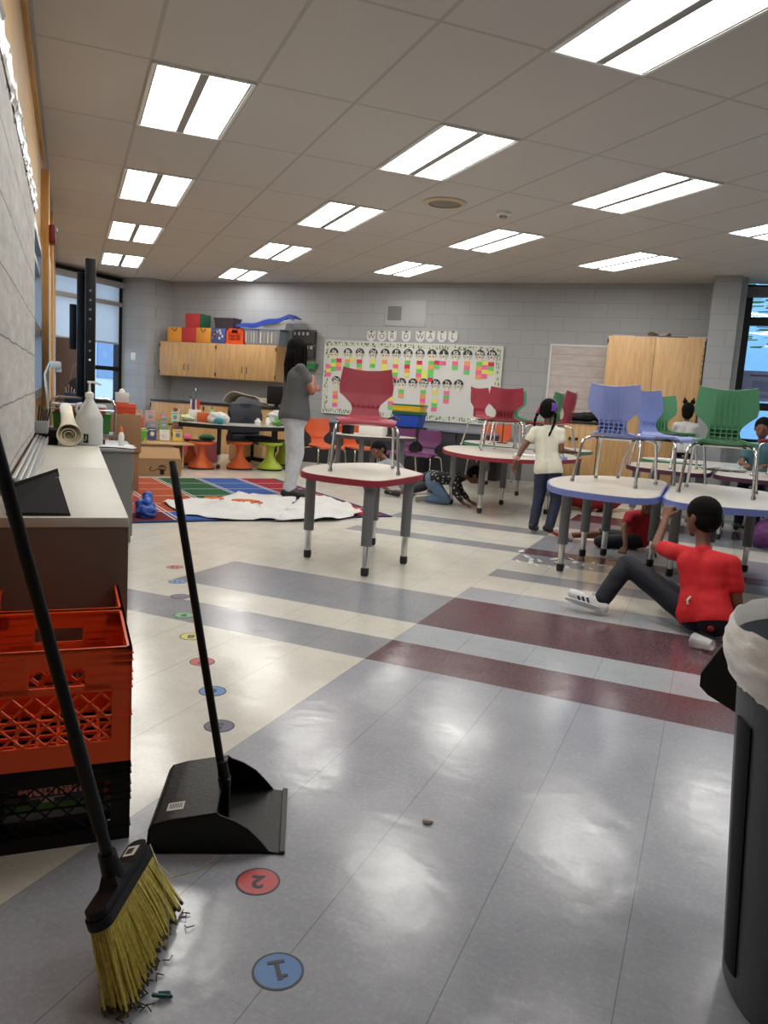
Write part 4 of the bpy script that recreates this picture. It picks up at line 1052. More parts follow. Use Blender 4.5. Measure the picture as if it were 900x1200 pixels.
# ================================================================== floor spots and litter
DOTS = [('blue', (70, 118, 178), -.659, 1.195, '1'), ('red', (184, 62, 66), -.843, 1.414, '2'), ('purple', (74, 70, 102), -1.400, 2.057, '5'), ('blue', (70, 118, 178), -1.596, 2.294, '6'), ('red', (184, 62, 66), -1.815, 2.530, '7'),
        ('yellow', (202, 192, 84), -2.050, 2.769, '8'), ('green', (98, 160, 110), -2.278, 3.018, '9'), ('purple', (92, 84, 104), -2.509, 3.283, ''), ('blue', (90, 140, 190), -2.720, 3.532, '11'), ('red', (190, 96, 96), -2.958, 3.813, '12')]
wh = ['nearest the camera with a number 1', 'with a number 2 just beyond the dustpan front', 'third visible, close behind the dustpan', 'fourth visible behind the dustpan', 'fifth visible, crossed by the dustpan handle', 'sixth visible, the only yellow one', 'seventh visible, on the grey stripe', 'third from the far end', 'second from the far end', 'farthest from the camera']
for (cn, c_, x, y, s_), w_ in zip(DOTS, wh):
    t = thing('floor_spot', 'round %s floor spot, %s' % (cn, w_), 'floor spot', (x, y, 0), A({'1': 221, '2': 203}.get(s_, 205)))
    part('disc', MB().lathe([(.001, .0004), (.046, .0004), (.046, .0010), (.001, .0012)], n=36), mat('spot_' + cn + str(c_[0]), c_, .35, var=.08, vscale=60), t)
    part('rim', MB().lathe([(.0455, .0003), (.0505, .0003), (.0505, .0011), (.0455, .0011)], n=36, caps=False), mat('spot_rim', (44, 44, 52), .5), t)
    if s_: text_part(s_, .062 if len(s_) == 1 else .05, mat('spot_ink', (34, 36, 44), .5), t, R3(0, 0, 0, (0, 0, .0016)), 'numeral', bold=.0018, ext=.0003)
    if s_ == '1': part('numeral_serif', MB().box((0, -.0235, .0018), (.034, .008, .0008)).box((-.009, .016, .0018), (.014, .007, .0008)), mat('spot_ink', (34, 36, 44), .5), t)
single('debris', MB().ball((0, 0, .006), (.012, .009, .007), 8).ball((.01, .006, .005), (.007, .006, .005), 8).ball((-.008, .006, .005), (.006, .006, .004), 8), mat('crumb', (176, 164, 150), .8), 'small grey crumb lying on the open floor', 'litter', (-.587, 1.838, 0))
m = MB()
def cup(u, v):
    a = 2 * PI * u; r = (.028 + .012 * v) * (1 + .12 * noise.noise(Vector((math.cos(a) * 2, math.sin(a) * 2, v * 4)))); return (v * .10 - .05, r * math.cos(a), .040 + r * math.sin(a) * .9)
m.shell(cup, 20, 8, .0012)
g = NT('clear_plastic_cup'); g.b.inputs['Alpha'].default_value = .38; g.b.inputs['Roughness'].default_value = .12; g.b.inputs['Base Color'].default_value = (.8, .8, .8, 1)
single('plastic_cup', m, g.m, 'crushed clear plastic cup on the maroon stripe behind the trash can', 'cup', (.055, 3.96, 0), A(150))
# paper scraps under the tables
R = rnd(55); spots = [(598, 646), (612, 650), (609, 657), (622, 657), (634, 660), (632, 654), (645, 651), (655, 655), (650, 661), (660, 663), (668, 650), (677, 653), (690, 656), (701, 654), (712, 656), (725, 658), (738, 660), (745, 655), (760, 657), (800, 640)]
def flo(x, y):
    d = fw + rr * ((x - 450) / 909.85) + up * ((600 - y) / 909.85); k = CAMH / -d.z; return Vector((d.x * k, d.y * k, 0))
xy = [(-1.281, 5.872), (-1.20, 5.70), (-1.207, 5.47), (-1.12, 5.49), (-1.06, 5.42), (-1.08, 5.60), (-1.0, 5.74), (-.955, 5.62), (-.972, 5.42), (-.91, 5.38), (-.897, 5.84), (-.84, 5.72), (-.775, 5.67), (-.72, 5.80), (-.66, 5.74), (-.585, 5.72), (-.52, 5.67), (-.50, 5.86), (-.41, 5.82), (-1.14, 5.60), (-.86, 5.50), (-.70, 5.55)]
ord_ = ['first', 'second', 'third', 'fourth', 'fifth', 'sixth', 'seventh', 'eighth', 'ninth', 'tenth', 'eleventh', 'twelfth', 'thirteenth', 'fourteenth', 'fifteenth', 'sixteenth', 'seventeenth', 'eighteenth', 'nineteenth', 'twentieth', 'last but one', 'last']
scr = mat('paper_scrap', (214, 214, 212), .7)
for k, (x, y) in enumerate(xy):
    a, b = R.uniform(.02, .045), R.uniform(.012, .022)
    single('paper_scrap', MB().add([(-a, -b, .002), (a, -b * .6, .004), (a * .8, b, .012), (-a * .9, b, .003), (-a, -b, .0005), (a, -b * .6, .0025), (a * .8, b, .0105), (-a * .9, b, .0015)], [(0, 1, 2, 3), (7, 6, 5, 4), (0, 4, 5, 1), (1, 5, 6, 2), (2, 6, 7, 3), (3, 7, 4, 0)]), scr,
           'white paper scrap on the floor by the blue tables', 'paper scrap', (x, y, 0), R.uniform(0, 3), 'paper scraps on the floor under the blue tables')
# ================================================================== back wall
OAK = wood('oak_veneer', (186, 146, 98), (204, 166, 116), 4.5, 'Z', .42)
DKH = mat('dark_hardware', (30, 28, 28), .4)
def cupboard(name, label, x0, x1, y0, y1, z0, z1, nd, handles='bow', top=None, hz=None):
    t = thing(name, label, 'cabinet', ((x0 + x1) / 2, (y0 + y1) / 2, z0))
    W_, D_, H_ = x1 - x0, y1 - y0, z1 - z0
    part('carcass', MB().box((0, .01, H_ / 2), (W_, D_ - .02, H_)), OAK, t)
    dw = W_ / nd
    for k in range(nd):
        cx = -W_ / 2 + dw * (k + .5)
        d = part('door', MB().box((0, 0, 0), (dw - .006, .02, H_ - .012), bev=.002), OAK, t, loc=(cx, -D_ / 2, H_ / 2))
        hx = (dw / 2 - .045) * (1 if k % 2 == 0 else -1); hz_ = -H_ * .22 if hz is None else hz
        if handles == 'bow': part('handle', MB().tube([(hx, -.01, hz_ - .05), (hx, -.032, hz_ - .035), (hx, -.036, hz_), (hx, -.032, hz_ + .035), (hx, -.01, hz_ + .05)], .005, 8), DKH, d)
        else: part('handle', MB().box((hx, -.02, hz_), (.035, .03, .035)), DKH, d)
        ex = -(dw / 2 - .004) * (1 if k % 2 == 0 else -1)
        part('hinge', MB().box((ex, -.012, H_ / 2 - .07), (.016, .012, .06)).box((ex, -.012, -H_ / 2 + .07), (.016, .012, .06)), DKH, d)
    if top: part('worktop', MB().box((0, -.015, H_ + .015), (W_ - .002, D_ + .026, .03), bev=.003), top, t, 'black worktop')
    return t
cupboard('wall_cabinet', 'oak wall cabinet with four doors hung on the back wall', -9.20, -6.82, 11.29, 11.645, 1.25, 1.845, 4)
BKT = mat('black_worktop', (30, 31, 33), .35)
cupboard('base_cabinet', 'oak base cabinet with black worktop and sink under the wall cabinet', -9.15, -6.35, 11.02, 11.64, 0, .80, 5, top=BKT)
# tall cabinet + low one to its left
t = cupboard('tall_cabinet', 'tall two-door oak cabinet near the pillar with papers on top', -1.49, -.262, 11.02, 11.64, 0, 2.13, 2, handles='knob', hz=-.15)
part('gap_shade', MB().box((.605, -.305, 1.02), (.035, .03, 2.0)), BLK, t, 'black strip painted for the shaded gap')  # solid black strip whose colour stands in for the shade of a gap
cupboard('base_cabinet', 'oak base cabinet with black top left of the tall cabinet', -2.15, -1.50, 11.04, 11.64, 0, .93, 2, handles='knob', top=BKT, hz=.25)
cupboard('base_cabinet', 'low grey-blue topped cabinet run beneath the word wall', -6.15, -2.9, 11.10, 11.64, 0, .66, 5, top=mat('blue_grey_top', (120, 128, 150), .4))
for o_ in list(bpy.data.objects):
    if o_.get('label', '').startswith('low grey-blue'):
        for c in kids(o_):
            if c.name.startswith(('carcass', 'door')): c.data.materials[0] = mat('dark_cabinet_front', (40, 41, 46), .6)  # carcass and doors recoloured dark in place of oak
            if c.name.startswith('worktop'): c['label'] = 'grey-blue worktop'
# stuff on the tall cabinet
R = rnd(6)
for k in range(4):
    single('paper_stack', MB().box((0, 0, .008), (.30 + .04 * k, .30, .015), bev=.002), mat('stack%d' % (k % 3), [(200, 198, 192), (150, 150, 150), (90, 90, 94)][k % 3], .7),
           ['left loose sheets overhanging the tall cabinet top', 'grey folder on the tall cabinet top, middle left', 'dark folder on the tall cabinet top, middle right', 'pale sheets at the right end of the tall cabinet top'][k], 'paper', (-1.30 + k * .31, 11.25, 2.132), R.uniform(-.05, .05))
m = MB(); m.shell(lambda u, v: (u * .3 - .15, v * .2 - .1, .03 + .03 * math.sin(u * 7) * math.cos(v * 5)), 10, 8, .003)
single('crumpled_paper', m, mat('tan_sheet', (176, 160, 138), .8), 'crumpled tan sheet on top of the folders of the tall cabinet', 'paper', (-.86, 11.22, 2.15))
m = MB(); m.ball((0, 0, .06), (.2, .12, .07)); m.ball((.16, .02, .07), (.12, .1, .07)); m.ball((-.16, 0, .05), (.12, .1, .05))
single('black_garment', blob_mesh('g', m, .015, 2, .02, 12), mat('black_cloth', (24, 24, 28), .8), 'bundle of black cloth on the black top left of the tall cabinet', 'cloth', (-1.72, 11.25, .96))
# items on the wall cabinet
Zc = 1.846; Yc = 11.44
def cube(name, label, x, z, w_, h_, m, d=.28, y=Yc, cat='box', rz=0, extra=None):
    t = thing(name, label, cat, (x, y, z), rz)
    part('box_body', MB().box((0, 0, h_ / 2), (w_, d, h_), bev=.004), m, t)
    if extra: extra(t, w_, h_, d)
    return t
def strap(t, w_, h_, d): part('handle', MB().tube([(-.045, -d / 2 - .004, h_ * .95), (-.03, -d / 2 - .008, h_ * .78), (0, -d / 2 - .009, h_ * .72), (.03, -d / 2 - .008, h_ * .78), (.045, -d / 2 - .004, h_ * .95)], .006, 6), DKH, t)
YEL = mat('yellow_orange_cube', (218, 148, 52), .7); REDC = mat('red_cube', (184, 52, 52), .7); GRC = mat('green_cube', (26, 82, 58), .7)
cube('fabric_cube', 'yellow fabric cube at the far left end of the wall cabinet', -8.90, Zc, .30, .25, YEL, extra=strap)
cube('fabric_cube', 'red fabric cube on the cabinet between two yellow cubes', -8.595, Zc, .30, .25, REDC)
cube('fabric_cube', 'yellow fabric cube right of the lower red cube', -8.29, Zc, .30, .25, YEL, extra=strap)
t = cube('fabric_cube', 'red cube with green side, topmost, standing on the lower red cube', -8.53, Zc + .252, .30, .235, REDC)
part('green_panel', MB().box((.165, 0, .118), (.035, .27, .225), bev=.003), GRC, t, 'dark green side')
t = cube('picture_box', 'blue box with small pictures between yellow cube and orange crate', -7.99, Zc, .28, .25, mat('blue_card', (66, 88, 152), .6))
R = rnd(14); pc = MB(); pd = MB()
for k in range(14): (pc if k % 2 else pd).box((R.uniform(-.11, .11), -.1415, R.uniform(.06, .22)), (.035, .002, .04))
part('pictures', pc, mat('pic_white', (210, 205, 200), .6), t); part('pictures', pd, mat('pic_brown', (120, 70, 60), .6), t)
bin_('dark plum bin with white rim on top of the picture box', 0, 0, 0, .40, .24, .17, mat('plum_bin', (58, 46, 58), .5), 0, loc=(-7.90, Yc, Zc + .254))
t = crate('small orange milk crate with black emblem on the wall cabinet', OR_C, Vector((0, 0, 0)), 0, hgt=.265)
t.location = (-7.645 + .165, 11.30, Zc); t.rotation_euler = (0, 0, 0); t.scale = (1.06, .95, .98)
part('emblem', MB().ball((-.165, -.004, .22), (.05, .004, .018), 10).ball((-.20, -.004, .235), (.016, .004, .012), 8).ball((-.13, -.004, .235), (.016, .004, .012), 8), BLK, t, 'black emblem')
CLR = mat('clear_bin', (158, 168, 178), .25, trans=.25)
for x, w_, lb_, lc in ((-7.315, .30, 'clear tub with blue lid full of papers, beside the orange crate', (40, 70, 150)), (-6.99, .42, 'larger clear grey-blue tub at the right end of the wall cabinet', (84, 104, 136))):
    t = bin_(lb_, 0, 0, 0, w_, .28, .235, CLR, 0, cat='tub', loc=(x, Yc, Zc)); part('lid', MB().box((0, 0, .245), (w_ + .02, .30, .018), bev=.004), mat('tub_lid' + str(x), lc, .45), t)
    for k in range(5): part('file', MB().box((-w_ * .36 + k * w_ * .17, -.144, .12), (w_ * .05, .002, .18)), mat('file%d' % (k % 3), [(206, 200, 190), (170, 150, 140), (196, 190, 150)][k % 3], .7), t)
m = MB(); m.shell(lambda u, v: (u * 1.10 - .5, .10 - min(v, .6) / .6 * .25, .05 + .20 * u ** 1.2 * (1 if u < .9 else 1 - (u - .9) * 4) + .012 * math.sin(u * 15) - max(0, v - .6) * (.10 + .12 * math.sin(u * PI))), 30, 6, .012)
single('blue_tarp', m, mat('blue_tarp', (24, 58, 156), .5), 'folded royal blue plastic sheet draped over the tubs', 'sheet', (-7.12, Yc, Zc + .262))
t = bin_('upturned clear tray resting on the larger tub under the blue sheet', 0, 0, 0, .46, .24, .10, mat('tray_clear', (176, 180, 184), .3), 0, cat='tray', loc=(-6.90, Yc - .01, Zc + .258))
# wall organiser
t = thing('wall_organizer', 'black hanging pocket organiser on the back wall above the woman', 'organizer', (-6.47, 11.60, 1.55))
part('frame', MB().tube([(-.21, 0, .58), (.21, 0, .58)], .008, 8).tube([(-.21, 0, 0), (-.21, 0, .58)], .006, 8).tube([(.21, 0, 0), (.21, 0, .58)], .006, 8).tube([(.03, 0, .58), (.045, 0, .61), (.06, 0, .58)], .004, 6), DKH, t)
part('pocket', MB().box((0, -.03, .46), (.42, .06, .2), bev=.006), mat('mesh_dark', (52, 52, 54), .6), t); part('pocket', MB().box((0, -.03, .22), (.42, .06, .2), bev=.006), mat('mesh_dark', (52, 52, 54), .6), t)
lp = MB(); R = rnd(4)
for k in range(9): lp.box((-.16 + (k % 5) * .08, -.062, .30 + .22 * (k // 5)), (.04, .003, .05))
part('contents', lp, mat('pale_bits', (176, 176, 178), .6), t)
bin_('green basket hanging under the black wall organiser', 0, 0, 0, .24, .12, .09, mat('green_basket', (40, 120, 66), .5), 0, cat='basket', loc=(-6.33, 11.57, 1.50))
# speaker plate and switch
t = thing('intercom_panel', 'pale square plate with grey grille high on the back wall', 'intercom', (-4.71, 11.645, 2.44))
part('cover_plate', MB().box((0, 0, 0), (.68, .012, .40), bev=.003), mat('plate_paint', (172, 175, 177), .5), t)
part('grille', MB().box((-.19, -.008, .0), (.235, .012, .215), bev=.003), mat('grille_grey', (120, 122, 122), .5), t)
t = thing('light_switch', 'white switch plate on the corner column by the left window', 'switch', (-9.68, 11.155, 1.55))
part('plate', MB().box((0, 0, 0), (.10, .008, .13), bev=.002), WHT, t); part('toggle', MB().box((0, -.006, 0), (.012, .012, .025)), WHT, t)

# ------------------------------------------------------------------ word wall board
t = thing('bulletin_board', 'white word wall bulletin board with leafy green border on the back wall', 'bulletin board', (-4.59, 11.63, 1.39), 0)
bw, bh = 3.02, 1.19
part('backing_paper', MB().box((0, 0, 0), (bw - .02, .014, bh - .02)), mat('white_backing', (216, 216, 214), .8, var=.03, vscale=2.5), t)
g = NT('leaf_border'); mp = g.n('ShaderNodeMapping'); mp.inputs['Rotation'].default_value = (0, .7, 0); mp.inputs['Scale'].default_value = (38, 1, 15); g.l(g.tc.outputs['Object'], mp.inputs[0])
vo = g.n('ShaderNodeTexVoronoi'); vo.inputs['Scale'].default_value = 1.0; g.l(mp.outputs[0], vo.inputs['Vector'])
g.l(g.ramp(vo.outputs['Distance'], [(.0, rgb(52, 78, 50)), (.3, rgb(92, 118, 78)), (.5, rgb(206, 212, 196))]), g.b.inputs['Base Color']); g.b.inputs['Roughness'].default_value = .8
oo = [(-bw / 2, -bh / 2), (bw / 2, -bh / 2), (bw / 2, bh / 2), (-bw / 2, bh / 2)]
RX = Matrix.Rotation(PI / 2, 4, 'X')
def rect(w_, h_): return [(-w_ / 2, -h_ / 2), (w_ / 2, -h_ / 2), (w_ / 2, h_ / 2), (-w_ / 2, h_ / 2)]
part('leaf_border', MB().ring(rect(bw - .03, bh - .03), rect(bw - .19, bh - .17), .008, .012, mx=RX), g.m, t, 'green leaf border')
part('frame', MB().ring(rect(bw, bh), rect(bw - .04, bh - .04), -.01, .022, mx=RX), mat('frame_white', (214, 216, 214), .5), t)
CARDB = mat('card_black', (40, 42, 44), .6); CARDG = mat('card_grey', (172, 180, 174), .7); INK = mat('card_letter', (232, 232, 228), .6); PIC = mat('card_cream', (226, 216, 190), .7)
STK = {'g': ('green', (104, 206, 104)), 'y': ('yellow', (226, 226, 110)), 'o': ('orange', (240, 162, 104)), 'p': ('pink', (238, 110, 158)), 'r': ('deep pink', (214, 44, 92))}
def zrow(x, r): return (1.815 if r == 0 else 1.36) + (x + 4.6) * .022
def card(lt, x, r):
    z = zrow(x, r)
    c = thing('letter_card', 'round black and white %s%s letter card on the word wall' % (lt, lt.lower()), 'letter card', (x, 11.618, z))
    n = 24; R_ = .078
    top = [(R_ * math.cos(PI * i / n), R_ * math.sin(PI * i / n)) for i in range(n + 1)]; bot = [(R_ * math.cos(PI + PI * i / n), R_ * math.sin(PI + PI * i / n)) for i in range(n + 1)]
    part('dark_half', MB().prism(top, 0, .004, mx=RX), CARDB, c); part('light_half', MB().prism(bot, 0, .004, mx=RX), CARDG, c)
    text_part(lt + lt.lower(), .074, INK, c, Matrix.Translation((0, -.0055, .028)) @ RX, 'letters', bold=.0012, ext=.0004)
    k = rnd(ord(lt)); nn = 2 if lt in 'AEUI' else 1
    for q in range(nn):
        dx = (q - (nn - 1) / 2) * .056
        pc = part('picture_card', MB().box((dx, -.007, -.052), (.054, .003, .10)), PIC, c)
        part('picture', MB().ball((dx, -.0088, -.032), (.012 + k.random() * .006, .0015, .012), 8), mat('pict%d' % (ord(lt) % 4), [(90, 60, 50), (150, 50, 50), (60, 70, 60), (60, 60, 80)][ord(lt) % 4], .7), pc)
ordn = ['topmost', 'second', 'third', 'fourth', 'fifth', 'sixth']
def notes(lt, x, r, seq, dx=0.0, z0=None, side=''):
    z = (zrow(x, r) - .132) if z0 is None else z0
    for k, ch in enumerate(seq):
        if ch == ' ': z -= .065; continue
        nm, cc = STK[ch]
        R = rnd(int((x + 9) * 1000) + k)
        m = MB(); m.add([(-.046, 0, -.032), (.046, 0, -.032), (.046, 0, .032), (-.046, 0, .032), (-.046, .0015, -.032), (.046, .0015, -.032), (.046, .0015, .032), (-.046, .0015, .032)], [(0, 1, 2, 3), (7, 6, 5, 4), (0, 4, 5, 1), (1, 5, 6, 2), (2, 6, 7, 3), (3, 7, 4, 0)], mx=R3(0, R.uniform(-.05, .05), 0))
        o = single('sticky_note', m, mat('note_' + nm, cc, .7), '%s sticky note, %s %sunder the %s%s card' % (nm, ordn[k], side, lt, lt.lower()), 'sticky note', (x + dx, 11.615 - .0022 * (k % 2), z))
        z -= .065
rowA = [('A', -5.923), ('B', -5.67), ('C', -5.455), ('D', -5.218), ('E', -5.01), ('F', -4.815), ('G', -4.615), ('H', -4.413), ('I', -4.215), ('J', -4.02), ('K', -3.825), ('L', -3.634), ('M', -3.44), ('N', -3.253)]
seqA = {'A': 'gyg', 'B': 'og', 'C': 'rgo', 'D': 'yg', 'E': 'oyy', 'F': 'ypygp', 'G': 'groy', 'H': 'rygpo', 'I': 'goggr', 'J': 'p', 'K': 'pg', 'L': 'opg', 'M': 'gopo', 'N': 'rgy'}
for lt, x in rowA: card(lt, x, 0); notes(lt, x, 0, seqA[lt])
notes('A', -5.923, 0, 'pyp', dx=-.085, z0=1.56, side='in the outer left column '); notes('A', -5.923, 0, 'rop', dx=.10, z0=1.665, side='in the right column ')
notes('B', -5.67, 0, 'y', dx=.09, z0=1.69, side='on the right '); notes('H', -4.413, 0, 'yy', dx=.09, z0=1.55, side='in the right column '); notes('I', -4.215, 0, 'rg', dx=.09, z0=1.70, side='in the right column ')
notes('M', -3.44, 0, 'ypyp', dx=.095, z0=1.725, side='in the right column ')
rowB = [('O', -5.86), ('T', -4.86), ('U', -4.694), ('V', -4.50), ('W', -4.318), ('X', -4.12), ('Y', -3.93), ('Z', -3.744)]
seqB = {'O': ' opyp', 'U': 'go', 'W': 'gopop', 'X': 'y ygp', 'Y': 'pgp', 'T': '  ypg'}
for lt, x in rowB:
    card(lt, x, 1)
    if lt in seqB: notes(lt, x, 1, seqB[lt])
# pennant banner
for k, (ch, x) in enumerate(zip('WORDWALL', (-5.28, -5.094, -4.916, -4.676, -4.439, -4.269, -4.08, -3.90))):
    z = 2.095 + (x + 4.6) * .022
    lab = {0: 'first W', 1: 'letter O', 2: 'letter R', 3: 'letter D', 4: 'second W', 5: 'letter A', 6: 'first L', 7: 'last L'}[k]
    p = thing('pennant', 'white pennant with %s above the word wall' % lab, 'pennant', (x, 11.64, z), 0, 'word wall pennants')
    part('flag', MB().prism([(-.075, .075), (.075, .075), (.075, -.045), (.04, -.08), (0, -.095), (-.04, -.08), (-.075, -.045)][::-1], 0, .003, mx=RX), mat('pennant_white', (214, 214, 212), .7), p)
    part('leaf_band', MB().box((0, -.0045, .062), (.15, .002, .028)), g.m, p, 'green leaf band')
    text_part(ch, .12, mat('pennant_ink', (40, 40, 44), .6), p, Matrix.Translation((0, -.0045, -.012)) @ RX, 'letter', bold=-.001, ext=.0004)
# plank paper board at right
t = thing('whiteboard', 'board covered in pale pink plank-pattern paper beside the tall cabinet', 'whiteboard', (-1.87, 11.635, 1.44))
part('paper_cover', MB().box((0, -.006, 0), (.98, .012, 1.16)), PLANK, t); part('frame', MB().ring(rect(1.03, 1.21), rect(.97, 1.15), -.005, .022, mx=RX), mat('frame_white', (214, 216, 214), .5), t)
# poster on the glass of the right window
t = thing('poster', 'pale printed sheet taped to the right window pane', 'poster', (.62, 11.66, 1.58))
part('sheet', MB().box((0, 0, 0), (.76, .004, .40)), mat('poster_lilac', (150, 160, 196), .6, var=.08, vscale=7), t)
part('banner_stripe', MB().box((.03, -.003, .14), (.66, .002, .018)), mat('poster_stripe', (66, 62, 100), .6), t)
part('text_block', MB().box((-.15, -.003, 0), (.22, .002, .14)).box((.18, -.003, .02), (.22, .002, .12)).box((.0, -.003, -.13), (.5, .002, .05)), mat('poster_text', (126, 134, 176), .6), t)

# ------------------------------------------------------------------ stacked blue bins
t = thing('bin_stack', 'blue open bin beneath two trays on the low cabinet under the word wall', 'bin', (-4.25, 10.92, .0))
for z_, h_, c_, nm, lab_ in ((.0, .72, (60, 62, 66), 'stand', None),): part(nm, MB().box((0, .05, z_ + h_ / 2 - .01), (.46, .30, h_ - .02)), mat('stand_dark', (48, 50, 56), .6), t)
bb_ = MB(); bb_.hull8([(-.18, -.13, .70), (.18, -.13, .70), (.18, .13, .70), (-.18, .13, .70)], [(-.21, -.15, .87), (.21, -.15, .87), (.21, .15, .87), (-.21, .15, .87)])
part('bin_body', bb_, mat('bright_blue', (28, 78, 190), .4), t)
single('tray', MB().box((0, 0, .03), (.45, .31, .055), bev=.006), mat('teal_tray', (22, 86, 66), .4), 'dark green tray stacked on the blue bin', 'tray', (-4.25, 10.92, .872))
single('tray', MB().box((0, 0, .04), (.43, .30, .075), bev=.006).box((0, 0, .07), (.45, .31, .02), bev=.004), mat('yellow_tray', (220, 186, 34), .4), 'yellow tray stacked above the dark green tray', 'tray', (-4.25, 10.92, .928))
single('tray', MB().box((0, 0, .012), (.46, .32, .022), bev=.005), mat('green_lid', (30, 110, 72), .4), 'green lid lying on the yellow tray, topmost of the stack', 'lid', (-4.25, 10.92, 1.01))

# ------------------------------------------------------------------ teacher corner
# office chair with jacket
t = thing('office_chair', 'dark swivel chair with a grey jacket over its back behind the group table', 'chair', (-6.25, 9.78, 0), A(60))
m = MB()
for k in range(5):
    a = k * 2 * PI / 5; m.tube([(0, 0, .10), (.27 * math.cos(a), .27 * math.sin(a), .07)], [.03, .018], 8); m.ball((.28 * math.cos(a), .28 * math.sin(a), .035), .034, 8)
part('star_base', m, BLK, t); part('gas_lift', MB().tube([(0, 0, .09), (0, 0, .36)], .025, 10), BLK, t)
part('seat', MB().box((0, 0, .40), (.46, .44, .08), bev=.03), mat('navy_seat', (28, 34, 52), .8), t)
part('backrest', MB().shell(lambda u, v: ((u - .5) * (.44 - .1 * v * v), .24 - .05 * (1 - (2 * u - 1) ** 2) + .05 * v, .46 + .42 * v), 10, 10, .04), mat('navy_seat', (28, 34, 52), .8), t)
m = MB()
def jf(u, v):
    x = (u - .5) * .52; s_ = (v - .4) * 1.1; top = .90 - .5 * x * x * 4 * .25
    y = .27 + .05 * (1 if s_ > 0 else -1) * min(1, abs(s_) * 6); z = top - abs(s_) * .9 * (1 if s_ > 0 else .8)
    return (x + .012 * math.sin(z * 30), y + .012 * noise.noise(Vector((x * 12, z * 8, s_ * 3))), z)
m.shell(jf, 20, 26, .012); single('jacket', m, mat('grey_jacket', (58, 60, 66), .9, bump=.2, bscale=60), 'dark grey jacket draped over the back of the swivel chair', 'jacket', (-6.25, 9.78, 0), A(60))
t = thing('monitor', 'black monitor seen from behind on the sink counter', 'monitor', (-6.72, 11.2, .832))
part('screen', MB().box((0, 0, .20), (.36, .04, .30), bev=.006), BLK, t); part('stand', MB().box((0, .0, .03), (.05, .04, .06)).box((0, 0, .006), (.2, .14, .012)), BLK, t)
m = MB(); m.shell(lambda u, v: (u * .85 - .42, v * .35 - .17, .03 + .17 * math.sin(PI * min(1, u * 1.15)) ** .6 * (1 - .3 * v) + .03 * math.sin(u * 9) + .02 * math.cos(v * 7)), 24, 10, .012)
single('kraft_paper', m, mat('kraft_grey', (196, 186, 168), .85), 'large crumpled sheet of kraft paper on the sink counter', 'paper', (-7.30, 11.28, .834))
t = thing('faucet', 'chrome gooseneck faucet on the sink counter at the left', 'faucet', (-8.55, 11.45, .832))
part('spout', MB().tube([(0, 0, 0), (0, 0, .17), (.01, -.01, .21), (.05, -.05, .235), (.09, -.09, .22), (.10, -.10, .17)], .011, 10), CHR, t); part('lever', MB().tube([(-.06, 0, 0), (-.06, 0, .06), (-.10, -.02, .08)], .008, 8), CHR, t)
# rolled chart / picture strip standing by the woman
t = thing('standing_chart', 'tall narrow pale chart with orange picture standing behind the woman', 'chart', (-5.62, 9.75, 0), A(30))
part('panel', MB().box((0, 0, 1.02), (.15, .03, .60), bev=.003), mat('chart_cream', (214, 206, 178), .7), t)
part('picture', MB().ball((0, -.017, 1.22), (.06, .004, .05), 10), mat('chart_orange', (206, 110, 60), .7), t); part('blue_stripe', MB().box((-.045, -.017, .93), (.02, .003, .34)), mat('chart_blue', (150, 190, 200), .7), t)
part('post', MB().tube([(0, .02, 0), (0, .02, .75)], .012, 8).box((0, .02, .01), (.25, .2, .02)), DKH, t)
# clutter on the curved table
TZ = .611
def bottle(label, x, y, h_, r_, m, capm, cat='bottle', name='bottle'):
    t = thing(name, label, cat, (x, y, TZ))
    part('bottle_body', MB().lathe([(r_ * .95, 0), (r_, .005), (r_, h_ * .62), (r_ * .45, h_ * .8), (r_ * .4, h_ * .86)], n=16), m, t)
    part('cap', MB().lathe([(r_ * .5, h_ * .86), (r_ * .5, h_ * .98), (r_ * .3, h_)], n=14), capm, t); return t
WP = mat('white_plastic', (232, 232, 228), .35)
cube('tissue_box', 'orange and yellow tissue box on the curved table', -6.62, TZ, .16, .13, mat('tissue_orange', (204, 92, 44), .6), .13, 9.08, rz=.5)
cube('tissue_box', 'mustard box beside the orange tissue box on the curved table', -6.50, TZ, .09, .12, mat('mustard', (198, 150, 44), .6), .10, 9.12, rz=.5)
bottle('green pump sanitizer bottle on the curved table', -6.44, 9.02, .22, .035, mat('mint', (128, 196, 160), .4), mat('mint_cap', (60, 160, 100), .4))
bottle('white bottle standing at the right end of the curved table', -5.86, 9.55, .14, .035, WP, GRB)
bottle('small white jar next to the green packet on the curved table', -5.93, 9.40, .10, .045, WP, WP, 'jar', 'jar')
def lump(name, label, x, y, z, r3, m, seed=0, cat='bag', vox=.014, wr=.018, rz=0):
    b = MB(); b.ball((0, 0, r3[2]), r3); b.ball((r3[0] * .5, r3[1] * .2, r3[2] * .8), (r3[0] * .6, r3[1] * .7, r3[2] * .8)); b.ball((-r3[0] * .5, 0, r3[2] * .8), (r3[0] * .6, r3[1] * .8, r3[2] * .75))
    return single(name, blob_mesh(name, b, vox, 2, wr, 18), m, label, cat, (x, y, z), rz)
WPB = mat('white_bag', (206, 208, 206), .5)
lump('plastic_bag', 'white plastic bag slumped on the middle of the curved table', -6.30, 8.98, TZ, (.15, .07, .08), WPB, rz=.3)
lump('tape_dispenser', 'teal tape dispenser in front of the white bag', -6.18, 8.82, TZ, (.07, .04, .05), mat('teal', (50, 140, 150), .4), cat='tape dispenser', wr=.004, rz=.3)
lump('cloth', 'pale green cloth at the left end of the curved table', -6.82, 8.90, TZ, (.15, .08, .045), mat('pale_green', (196, 206, 160), .8), cat='cloth', rz=.3)
lump('plastic_bag', 'white roll of plastic at the right side of the curved table', -5.86, 9.78, TZ + .02, (.14, .05, .10), WPB, rz=1.0)
